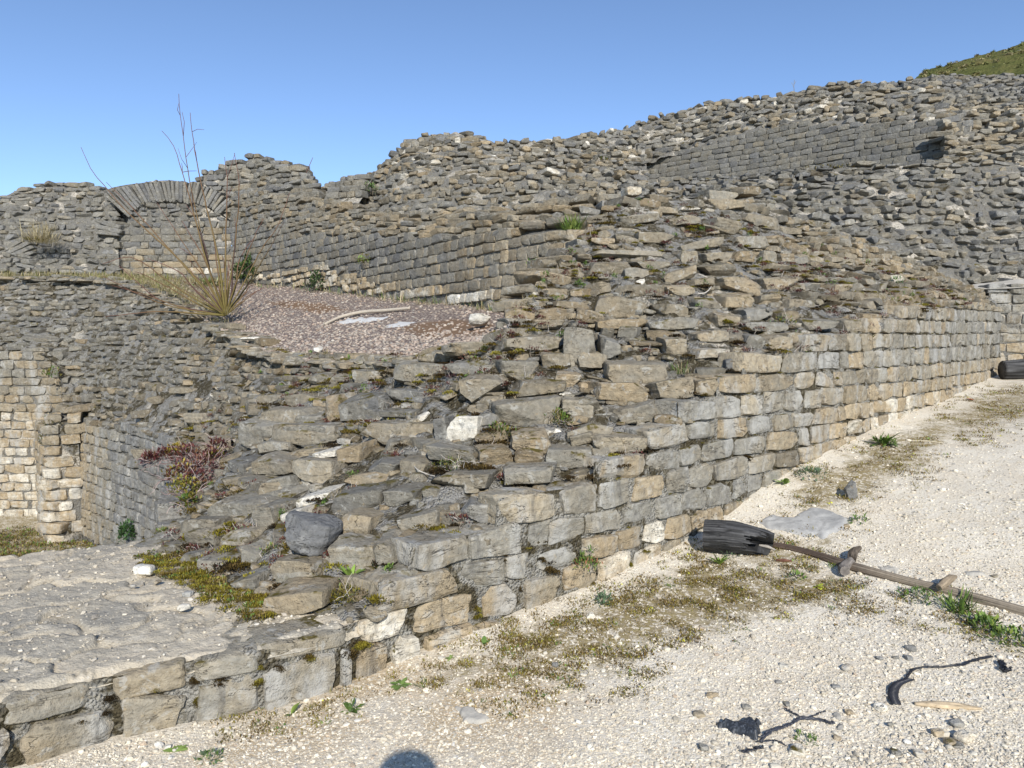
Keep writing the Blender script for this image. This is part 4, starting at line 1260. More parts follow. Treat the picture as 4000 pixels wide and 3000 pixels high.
hill = hb.build('hill', hm.done(hc, a2, 1.0, .3)); tag(hill, kind='structure')
# ------------------------------------------------------------------ loose gravel, moss and grass
_g = (1 + 5 ** .5) / 2
ICO_V = np.array([(-1, _g, 0), (1, _g, 0), (-1, -_g, 0), (1, -_g, 0), (0, -1, _g), (0, 1, _g), (0, -1, -_g), (0, 1, -_g), (_g, 0, -1), (_g, 0, 1), (-_g, 0, -1), (-_g, 0, 1)], float)
ICO_V /= np.linalg.norm(ICO_V[0])
ICO_T = np.array([(0, 11, 5), (0, 5, 1), (0, 1, 7), (0, 7, 10), (0, 10, 11), (1, 5, 9), (5, 11, 4), (11, 10, 2), (10, 7, 6), (7, 1, 8), (3, 9, 4), (3, 4, 2), (3, 2, 6), (3, 6, 8), (3, 8, 9), (4, 9, 5), (2, 4, 11), (6, 2, 10), (8, 6, 7), (9, 8, 1)])
def sub_ico(V, T):
    V = list(map(tuple, V)); c = {}
    def mid(a, b):
        k = (min(a, b), max(a, b))
        if k not in c:
            m = np.array(V[a]) + np.array(V[b]); V.append(tuple(m / np.linalg.norm(m))); c[k] = len(V) - 1
        return c[k]
    N = []
    for a, b, d in T:
        x, y, z = mid(a, b), mid(b, d), mid(d, a)
        N += [(a, x, z), (b, y, x), (d, z, y), (x, y, z)]
    return np.array(V), np.array(N)
ICO1 = sub_ico(ICO_V, ICO_T); ICO2 = sub_ico(*ICO1); ICO3 = sub_ico(*ICO2)


def pebbles(mb, P, size, cols, seed, tmpl=(ICO_V, ICO_T), flat=(.4, .75), sink=.35):
    r = np.random.RandomState(seed); N = len(P)
    T, F_ = tmpl
    V = T[None].repeat(N, 0)
    V = V * (1 + .28 * r.normal(0, 1, (N, len(T), 1)).clip(-1.4, 1.4) * (1 if len(T) < 20 else .35))
    S = np.stack([size * r.uniform(.8, 1.35, N), size * r.uniform(.65, 1.0, N), size * r.uniform(*flat, N)], -1)
    V = V * S[:, None]
    a = r.uniform(0, 6.283, N)[:, None]; t = r.normal(0, .25, N)[:, None]
    x, y, z = V[..., 0], V[..., 1], V[..., 2]
    x, z = x * np.cos(t) - z * np.sin(t), x * np.sin(t) + z * np.cos(t)
    x, y = x * np.cos(a) - y * np.sin(a), x * np.sin(a) + y * np.cos(a)
    V = np.stack([x, y, z], -1) + P[:, None]
    V[..., 2] += (S[:, 2] * (1 - 2 * sink))[:, None]
    mb.add(V.reshape(-1, 3), tris=(F_[None] + (np.arange(N) * len(T))[:, None, None]).reshape(-1, 3), col=np.asarray(cols)[:, None].repeat(len(T), 1).reshape(-1, 3))


def pal(r, n, cols, w):
    c = np.array(cols)[r.choice(len(cols), n, p=np.array(w) / np.sum(w))]
    return np.clip(c * r.uniform(.75, 1.2, (n, 1)), 0, 1)


def wall_s(x, y):
    return (y - np.interp(x, WXY[:, 0], WXY[:, 1])) * .72


gr = np.random.RandomState(12)
n = 150000
pxr = gr.uniform(-700, 5000, n); pyr = 1420 + 1750 * gr.uniform(0, 1, n) ** .8
rr = ray(pxr, pyr)
Dq = np.full(n, .85)
for _ in range(60):   # walk to the ground along each ray
    p = CAM + rr * Dq[:, None]
    e = p[:, 2] - ground_z(p[:, 0], p[:, 1], False)
    Dq = np.clip(Dq + e / np.maximum(-rr[:, 2], .06) * .35, .8, 14)
p = CAM + rr * Dq[:, None]
s = wall_s(p[:, 0], p[:, 1])
ok = (s < -.02) & (Dq < 12.5) & (np.abs(p[:, 2] - ground_z(p[:, 0], p[:, 1], False)) < .05)
p, Dq = p[ok], Dq[ok]
p[:, 2] = ground_z(p[:, 0], p[:, 1])
pj = project(p)
mo = np.max([w_ * sstep(-60, 60, pseg(pj[:, 0], pj[:, 1], q)) for q, w_ in MOSSY], 0)
tn_ = np.max([w_ * sstep(-200, 100, pseg(pj[:, 0], pj[:, 1], q)) for q, w_ in TANDIRT], 0)
keep = gr.rand(len(p)) > np.maximum(mo * .7, tn_ * .3)
p, Dq, pj, mo = p[keep], Dq[keep], pj[keep], mo[keep]
sz = np.exp(gr.normal(math.log(.0036), .45, len(p))).clip(.0024, .03) * (1 + .06 * Dq)
cols = pal(gr, len(p), [(.62, .56, .445), (.66, .605, .49), (.57, .50, .385), (.46, .41, .32), (.32, .30, .26), (.70, .66, .57), (.49, .39, .285)], [6, 5, 6, 2.2, .6, .5, .4])
mb = MB()
bigp = sz > .013
pebbles(mb, p[~bigp], sz[~bigp], cols[~bigp], 3)
pebbles(mb, p[bigp], sz[bigp], cols[bigp], 4, ICO1)
o = mb.build('gravel', M['pebble'], smooth=False); tag(o, kind='stuff')

# stones of the terrace
nT = 15000
u = gr.uniform(0, 199, nT); v = 69 * gr.uniform(0, 1, nT) ** 1.7
p = bil(PTz, u, v); pj = project(p)
red = sstep(-20, 40, pseg(pj[:, 0], pj[:, 1], [(1250, 1170), (1700, 1200), (2050, 1240), (1900, 1320), (1620, 1300), (1400, 1240)]))
kp = (gr.rand(nT) > .75 * red) & (pj[:, 0] > 520) & ~((pj[:, 0] < 850) & (gr.rand(nT) < .75))
p = p[kp]
cols = pal(gr, len(p), [(.36, .295, .24), (.40, .34, .28), (.31, .25, .205), (.28, .255, .225), (.35, .265, .205), (.44, .395, .33)], [5, 4, 3, 2, 2, .8])
mb = MB(); pebbles(mb, p, gr.uniform(.012, .026, len(p)), cols, 5, ICO1)
o = mb.build('pink_gravel', M['pebble'], smooth=False); tag(o, kind='stuff')


# ---------- small plants
def strips(mb, base, d0, L, w, bend, cols, seg=4, twist=None, up=np.array([0, 0, 1.0])):
    """many narrow leaves: base (N,3), d0 unit directions, bends towards the ground"""
    N = len(base)
    side = np.cross(d0, up); ln = np.linalg.norm(side, axis=1, keepdims=True); side = np.where(ln > 1e-3, side / np.maximum(ln, 1e-3), np.array([1, 0, 0]))
    pts, q = [], []
    pos = base.copy(); d = d0.copy()
    prof = np.sin(np.linspace(.25, math.pi * .97, seg + 1)) ** .8
    for k in range(seg + 1):
        ww = (w * prof[k] * .5)[:, None]
        pts.append(np.stack([pos - side * ww, pos + side * ww], 1))
        pos = pos + d * (L / seg)[:, None]
        d = d - up * (bend / seg)[:, None]; d /= np.linalg.norm(d, axis=1, keepdims=True)
    V = np.stack(pts, 1).reshape(N, -1, 3)
    for k in range(seg): q.append([2 * k, 2 * k + 1, 2 * k + 3, 2 * k + 2])
    Q = (np.array(q)[None] + (np.arange(N) * V.shape[1])[:, None, None]).reshape(-1, 4)
    mb.add(V.reshape(-1, 3), quads=Q, col=np.asarray(cols)[:, None].repeat(V.shape[1], 1).reshape(-1, 3))


def dirs(r, n, emin, emax):
    a = r.uniform(0, 6.283, n); e = r.uniform(emin, emax, n)
    return np.stack([np.cos(a) * np.cos(e), np.sin(a) * np.cos(e), np.sin(e)], -1)


GREEN = [(.10, .17, .03), (.14, .21, .045), (.07, .12, .025)]
BLUEG = [(.09, .14, .075), (.12, .17, .09)]
DRY = [(.36, .30, .17), (.28, .22, .11), (.42, .36, .22)]
MAROON = [(.09, .024, .026), (.125, .042, .034), (.065, .02, .02), (.14, .07, .032)]
OLIVE = [(.15, .125, .018), (.115, .095, .014), (.19, .165, .03), (.09, .066, .016)]
DARKM = [(.045, .03, .013), (.065, .045, .016), (.03, .022, .012)]
TWIG = [(.40, .35, .29), (.30, .25, .2), (.5, .45, .4)]


def cpick(r, pals, n):
    return np.clip(np.array(pals)[r.randint(0, len(pals), n)] * r.uniform(.75, 1.25, (n, 1)), 0, 1)


def tuft(mb, p, R, h, n, cols, r, lean=.5, wd=.06):
    off = r.normal(0, R * .35, (n, 3)); off[:, 2] = 0
    d = dirs(r, n, .5, 1.45); d[:, :2] += off[:, :2] / max(R, 1e-3) * .5; d /= np.linalg.norm(d, axis=1, keepdims=True)
    L = h * r.uniform(.5, 1.15, n)
    strips(mb, np.asarray(p) + off, d, L, L * wd * r.uniform(.6, 1.3, n), r.uniform(.2, 1.2, n) * lean, cpick(r, cols, n))


def rosette(mb, p, R, n, cols, r, el=(.15, .6), wd=.3):
    d = dirs(r, n, *el)
    L = R * r.uniform(.7, 1.15, n)
    strips(mb, np.repeat(np.asarray(p, float)[None], n, 0) + np.array([0, 0, .004]), d, L, L * wd * r.uniform(.8, 1.2, n), r.uniform(.3, .9, n), cpick(r, cols, n), seg=6)


def clump(mb, p, R, h, n, cols, r, leaf=.02, wd=.45):
    """leaves spread through a low dome"""
    q = r.normal(0, 1, (n, 3)); q /= np.linalg.norm(q, axis=1, keepdims=True); q *= (r.uniform(.25, 1, n) ** .5)[:, None]
    q[:, 2] = np.abs(q[:, 2])
    k = 1 + .35 * vnoise(q * 2.2 + r.uniform(0, 50), 3)
    pos = np.asarray(p) + q * np.array([R, R, h]) * k[:, None]
    d = q + r.normal(0, .5, (n, 3)); d[:, 2] += .3; d /= np.linalg.norm(d, axis=1, keepdims=True)
    L = leaf * r.uniform(.6, 1.4, n)
    strips(mb, pos, d, L, L * wd * r.uniform(.7, 1.3, n), r.uniform(-.2, .8, n), cpick(r, cols, n), seg=2)


def cushion(mb, p, R, h, cols, r, fuzz=60):
    """moss pad: patchy spread of tiny upright leaves over an irregular outline"""
    n = int(fuzz * 3)
    a = r.uniform(0, 6.283); q = r.normal(0, .55, (n, 2)); q[:, 0] *= r.uniform(1.0, 1.7)
    rr_ = np.hypot(q[:, 0], q[:, 1]); q = q[rr_ < 1.5]; n = len(q)
    f = np.clip(1.1 - (q ** 2).sum(1) * .5, .1, 1.1)
    x = (q[:, 0] * math.cos(a) - q[:, 1] * math.sin(a)) * R; y = (q[:, 0] * math.sin(a) + q[:, 1] * math.cos(a)) * R
    pos = np.asarray(p) + np.stack([x, y, h * f * r.uniform(.2, 1, n)], -1)
    d = np.stack([x / R * .6, y / R * .6, np.ones(n)], -1) + r.normal(0, .6, (n, 3)); d /= np.linalg.norm(d, axis=1, keepdims=True)
    c = np.array(cols[r.randint(len(cols))])
    L = min(.016, R * .3) * r.uniform(.6, 1.4, n)
    strips(mb, pos, d, L, L * .55, r.uniform(-.2, .6, n), np.clip(c * r.uniform(.6, 1.6, (n, 1)), 0, 1), seg=2)


def twigs(mb, p, R, n, cols, r, w=.003):
    for _ in range(n):
        d = dirs(r, 1, -.2, .9)[0]; q = np.asarray(p, float) + r.normal(0, R * .3, 3) * np.array([1, 1, .2])
        pts = [q]
        for k in range(5):
            d = d + r.normal(0, .4, 3); d /= np.linalg.norm(d); pts.append(pts[-1] + d * R / 5)
        tube(mb, np.array(pts), np.linspace(w, w * .5, 6), 4, cols[r.randint(len(cols))])


def tube(mb, pts, rad, n=6, col=(.3, .25, .2), cap=True):
    pts = np.asarray(pts, float); rad = np.broadcast_to(rad, (len(pts),))
    t = np.gradient(pts, axis=0); t /= np.linalg.norm(t, axis=1, keepdims=True) + 1e-9
    ref = np.array([0.13, .31, .94]); ref = ref if abs(t[0] @ ref) < .9 else np.array([1, 0, 0.])
    a = np.cross(t, ref); a /= np.linalg.norm(a, axis=1, keepdims=True); b = np.cross(t, a)
    an = np.linspace(0, 2 * math.pi, n, endpoint=False)
    V = pts[:, None] + (a[:, None] * np.cos(an)[None, :, None] + b[:, None] * np.sin(an)[None, :, None]) * rad[:, None, None]
    K = len(pts); idx = np.arange(K * n).reshape(K, n)
    q = np.stack([idx[:-1], np.roll(idx, -1, 1)[:-1], np.roll(idx, -1, 1)[1:], idx[1:]], -1).reshape(-1, 4)
    V = V.reshape(-1, 3); tr = []
    if cap:
        V = np.concatenate([V, pts[:1], pts[-1:]])
        for k in range(n):
            tr.append((K * n, (k + 1) % n, k)); tr.append((K * n + 1, (K - 1) * n + k, (K - 1) * n + (k + 1) % n))
    mb.add(V, quads=q, tris=np.array(tr) if tr else None, col=col)


_r1flat = project(PR1).reshape(-1, 3)
def on_core(px, py):
    d = (_r1flat[:, 0] - px) ** 2 + (_r1flat[:, 1] - py) ** 2
    k = np.argmin(d)
    D = PR1.reshape(-1, 3)[k, 1]
    return at(px, py, D)

# moss, dry plants and sedum growing in the rubble of the foreground wall
mr = np.random.RandomState(33)
ms, sd_ = MB(), MB()
cnt = 0
while cnt < 1500:
    px, py = mr.uniform(500, 3700), mr.uniform(850, 2350)
    u, v = mr.uniform(0, 459), mr.uniform(0, 59)
    p = bil(PR1, np.array([u]), np.array([v]))[0]
    q = project(p)
    if q[2] > 10 or q[0] < 250: continue
    if mr.rand() > min(1, (6.0 / q[2]) ** 1.2): continue
    dens = .5 + .9 * vnoise(p * 1.3, 8)
    if mr.rand() > dens: continue
    cnt += 1
    if q[0] > 1900 and mr.rand() < .35: continue
    kind = mr.rand()
    redz = .35 + .5 * sstep(1500, 2500, q[0])
    p = p + np.array([0, 0, mr.uniform(0, .05)]) + np.array([.02, -.03, 0])
    if kind < .5:
        left = q[0] < 1500
        cushion(ms, p, mr.uniform(.025, .08 if left else .06), mr.uniform(.012, .028), OLIVE if mr.rand() < (.75 if left else .45) else DARKM, mr, 65)
    elif kind < .5 + .32 * redz + .1:
        clump(sd_, p, mr.uniform(.03, .09), mr.uniform(.02, .05), int(mr.uniform(50, 120)), MAROON, mr, .014, .6)
        twigs(sd_, p, .09, 3, TWIG, mr, .0022)
    elif kind < .93:
        tuft(sd_, p, .05, mr.uniform(.04, .09), 26, DRY + OLIVE, mr, .8, .03)
        twigs(sd_, p, .1, 2, TWIG, mr, .002)
    else:
        clump(sd_, p, mr.uniform(.03, .06), mr.uniform(.03, .06), 60, GREEN, mr, .018, .5)
# places the photo shows
for (px, py, R, h, k) in [(1500, 2215, .07, .04, 'g'), (900, 2215, .12, .05, 'o'), (690, 2240, .12, .05, 'o'), (950, 2290, .10, .04, 'o'), (1015, 2250, .09, .05, 'y'),
                          (1060, 2160, .1, .04, 'g'), (930, 2200, .09, .06, 'y'), (700, 2140, .07, .05, 'y'), (1370, 1690, .09, .03, 'y'), (1280, 1620, .06, .03, 'y'), (640, 2085, .06, .04, 'g'),
                          (1780, 1810, .13, .05, 'g'), (1700, 1850, .12, .05, 'd'), (1850, 1830, .1, .04, 'd'), (1960, 1700, .10, .07, 'g'), (1930, 1740, .1, .04, 'd'), (2190, 1650, .1, .08, 'g'), (2220, 1790, .1, .05, 'd'),
                          (1490, 2180, .1, .03, 'd'), (1560, 2120, .08, .03, 'd'), (1690, 2065, .1, .025, 'o'), (1790, 2070, .06, .04, 'd'), (1590, 2160, .1, .035, 'd'), (1570, 2210, .07, .04, 'd'),
                          (650, 2200, .1, .04, 'g'), (780, 2240, .1, .03, 'g'), (860, 2330, .12, .03, 'g'), (960, 2350, .1, .03, 'g'), (1130, 2280, .08, .03, 'o')]:
    p = on_core(px, py)
    if k in 'oy':
        for _ in range(3): cushion(ms, p + mr.normal(0, R * .5, 3) * np.array([1, 1, .1]), R * .55, h * .7, OLIVE if k == 'y' else OLIVE + DARKM, mr, 90)
    elif k == 'd':
        for _ in range(3): cushion(ms, p + mr.normal(0, R * .5, 3) * np.array([1, 1, .1]), R * .5, h * .7, DARKM, mr, 90)
        twigs(sd_, p, R, 5, TWIG, mr, .0022)
    else:
        clump(sd_, p, R, h, 220, GREEN + OLIVE, mr, .018, .45); tuft(sd_, p, R, h * 1.6, 40, GREEN + DRY, mr, .8, .04); twigs(sd_, p, R * 1.3, 4, TWIG, mr, .002)
k = 0
while k < 260:     # moss and earth along the back of the ledge
    px, py = mr.uniform(540, 1060), mr.uniform(2150, 2420)
    if pseg(np.array([px]), np.array([py]), [(560, 2185), (690, 2150), (900, 2270), (1040, 2300), (1050, 2410), (950, 2400), (760, 2310)])[0] < mr.normal(0, 18): continue
    k += 1
    q = onz(px, py, ztop + .025)
    if mr.rand() < .6: cushion(ms, q, mr.uniform(.02, .05), .012, OLIVE + [(.15, .11, .04)], mr, 40)
    elif mr.rand() < .6: clump(sd_, q, .03, .015, 40, GREEN + OLIVE, mr, .014, .5)
    else: tuft(sd_, q, .04, .04, 12, DRY + OLIVE, mr, .8, .05)
gb = MB()      # grit washed over the ledge
gu, gv_ = mr.uniform(0, 559, 3400), mr.uniform(3, PL.shape[1] - 5, 3400)
gq = bil(PL2, gu, gv_)
pebbles(gb, gq, np.exp(mr.normal(math.log(.0055), .5, 3400)).clip(.003, .022), pal(mr, 3400, [(.52, .465, .37), (.46, .405, .31), (.36, .32, .26), (.60, .55, .46), (.26, .24, .2)], [4, 4, 3, 1, 1]), 15)
o = gb.build('grit', M['pebble'], fw, smooth=False); tag(o, kind='stuff')
o = ms.build('moss', M['moss'], fw); tag(o, kind='stuff')
o = sd_.build('sedum', M['leaf'], fw, smooth=False); tag(o, kind='stuff')

# moss and weeds of the facing joints
jm = MB()
for (px, py, R, h, k) in [(2156, 2228, .075, .05, 'd'), (2125, 2200, .04, .03, 'd'), (1868, 2390, .03, .07, 'o'), (1872, 2420, .03, .05, 'o'), (2036, 2310, .02, .06, 'd'), (2180, 2300, .025, .07, 'd'), (1975, 2180, .02, .02, 'd'),
                          (1000, 2690, .05, .03, 'o'), (1395, 2545, .07, .04, 'o'), (1350, 2580, .06, .04, 'd'), (745, 2680, .03, .06, 'd'), (760, 2760, .03, .05, 'o'), (1000, 2630, .025, .05, 'o'), (1100, 2620, .04, .03, 'd'),
                          (1200, 2590, .05, .03, 'o'), (290, 2820, .05, .03, 'd'), (440, 2740, .05, .05, 'd'), (380, 2790, .04, .04, 'd'), (600, 2700, .04, .03, 'o'), (860, 2660, .05, .03, 'd'), (2920, 1790, .05, .03, 'd'), (3270, 1480, .03, .03, 'o'),
                          (3440, 1390, .03, .04, 'o'), (2310, 2290, .03, .04, 'o'), (2470, 2210, .03, .05, 'o'), (2520, 2160, .03, .03, 'o')]:
    p = at(px, py, float(wallD(px)) - .015)
    for _ in range(3): cushion(jm, p + np.array([0, .012, 0]) + mr.normal(0, R * .35, 3) * np.array([1, .3, 1]), R * .45, h * .45, OLIVE if k == 'o' else DARKM, mr, 110)
for _ in range(130):     # thin moss along the bed joints
    lv = 'ABCDEFGHIJKL'[mr.randint(12)]
    px = mr.uniform(max(START[lv], 0), 3850)
    py = float(line_y(LINES[lv], px)); D = float(wallD(px))
    p = at(px, py, D)
    if p[2] < ground_z(p[0], p[1] - .1) - .02 or mr.rand() > (5 / D): continue
    cushion(jm, p + np.array([0, .01, 0]), mr.uniform(.01, .025), .009, DARKM + OLIVE[:2], mr, 40)
o = jm.build('joint_moss', M['moss'], fw); tag(o, kind='stuff')

# ground moss and grass on the path
gm, gg = MB(), MB()
GM = [(.135, .09, .03), (.17, .13, .03), (.10, .066, .024), (.19, .17, .035), (.22, .165, .075)]
n = 90000
pxr = mr.uniform(600, 4150, n); pyr = mr.uniform(1480, 2900, n)
mo = np.max([w_ * sstep(-90, 60, pseg(pxr, pyr, q)) for q, w_ in MOSSY], 0)
pr0 = vnoise(np.stack([pxr / 90, pyr / 40, 0 * pxr], -1), 6) * .5 + vnoise(np.stack([pxr / 30, pyr / 16, 0 * pxr], -1), 7) * .3
kp = mr.rand(n) < np.clip(mo * (.32 + 1.7 * pr0), 0, 1) * .75
pxr, pyr = pxr[kp], pyr[kp]
rr = ray(pxr, pyr); Dq = np.full(len(pxr), .85)
for _ in range(60):
    p = CAM + rr * Dq[:, None]; Dq = np.clip(Dq + (p[:, 2] - ground_z(p[:, 0], p[:, 1], False)) / np.maximum(-rr[:, 2], .06) * .35, .8, 14)
p = CAM + rr * Dq[:, None]; ok = wall_s(p[:, 0], p[:, 1]) < .03
p, Dq = p[ok], Dq[ok]; p[:, 2] = ground_z(p[:, 0], p[:, 1])
kind = mr.rand(len(p)); f_ = .7 + .08 * Dq
def spread(mb, sel, per, R, Lm, wd, cols, e0, e1):
    q = np.repeat(p[sel], per, 0); f = np.repeat(f_[sel], per); k = len(q)
    q = q + np.stack([mr.normal(0, R, k) * f, mr.normal(0, R, k) * f, mr.uniform(0, .006, k)], -1)
    base_c = np.repeat(np.array(cols)[mr.randint(0, len(cols), sel.sum())], per, 0)
    L = Lm * f * mr.uniform(.6, 1.5, k)
    strips(mb, q, dirs(mr, k, e0, e1), L, L * wd * mr.uniform(.7, 1.3, k), mr.uniform(0, .8, k), np.clip(base_c * mr.uniform(.65, 1.5, (k, 1)), 0, 1), seg=2)
spread(gm, kind < .82, 12, .022, .011, .45, GM, .2, 1.4)
spread(gg, (kind >= .82) & (kind < .93), 8, .014, .026, .07, DRY + OLIVE + OLIVE, .4, 1.4)
spread(gg, (kind >= .93) & (kind < .985), 10, .016, .012, .5, GREEN + OLIVE, .1, 1.2)
spread(gg, kind >= .985, 9, .013, .008, .8, [(.48, .46, .04), (.40, .40, .05)], .2, 1.4)
o = gm.build('ground_moss', M['moss'], smooth=False); tag(o, kind='stuff')
# grass along the back of the terrace and in the sunken passage
for _ in range(700):
    px = mr.uniform(-100, 900); u = np.argmin(np.abs(project(PTg[:, 30])[:, 0] - px)); q = PTg[u, mr.randint(4, 66)]
    if project(q)[0] > 900 or (px < 380 and mr.rand() < .65): continue
    tuft(gg, q, .12, mr.uniform(.08, .2), 14, DRY + [(.22, .21, .07), (.16, .17, .045)], mr, .9, .06)
for _ in range(260):
    u = mr.uniform(60, 199); q = bil(PTz, np.array([u]), np.array([mr.uniform(60, 69)]))[0]
    tuft(gg, q, .1, mr.uniform(.08, .2), 12, DRY + GREEN[:1], mr, .9, .05)
for _ in range(300):
    px, py = mr.uniform(-50, 400), mr.uniform(2060, 2190)
    k = (-2.0 - EYE) / ray(px, py)[2]; q = CAM + ray(px, py) * k; q[2] = -2.02
    clump(gg, q, .12, .03, 30, GM + GREEN[:1], mr, .04, .4)
o = gg.build('grass', M['leaf'], smooth=False); tag(o, kind='stuff')
# ------------------------------------------------------------------ things lying and growing in the place
pr_ = np.random.RandomState(101)
def pthing(mb, name, label, cat, mat=None, group=None, smooth=False):
    o = mb.build(name, mat or M['leaf'], smooth=smooth)
    # put the origin at the foot of the thing
    V = np.empty(len(o.data.vertices) * 3, np.float32); o.data.vertices.foreach_get('co', V); V = V.reshape(-1, 3)
    c = np.array([V[:, 0].mean(), V[:, 1].mean(), V[:, 2].min()])
    o.data.vertices.foreach_set('co', (V - c).astype(np.float32).ravel()); o.data.update()
    o.location = c
    tag(o, label, cat, group, 'thing')
    return o


def gp(px, py, sink=0.0):
    return gpt(px, py) - np.array([0, 0, sink])


def rock(mb, p, dims, yaw, tone, seed, sink=.3, n=12, tilt=0., cut=1.6, pp=(3, 6)):
    X = np.array([math.cos(yaw), math.sin(yaw), 0]); Y = np.array([-math.sin(yaw), math.cos(yaw), 0])
    if Y @ (CAM - p) < 0: X, Y = -X, -Y
    Z = np.array([0, 0, 1.0])
    X2 = X * math.cos(tilt) + Z * math.sin(tilt); Z2 = np.cross(X2, Y); Z2 = Z2 if Z2[2] > 0 else -Z2
    c = np.asarray(p) + np.array([0, 0, dims[2] * (1 - 2 * sink)])
    stones(mb, [c], X2[None], Y[None], Z2[None], np.array([dims]), np.array([tone]), n=n, p=pp, cut=cut, rough=1.3, seed=seed, drop_back=False)


# --- weeds on the path
def weed(px, py, f, name, label, cat='weed', group=None, mat=None):
    mb = MB(); p = gp(px, py, .004); f(mb, p); return pthing(mb, name, label, cat, mat, group)


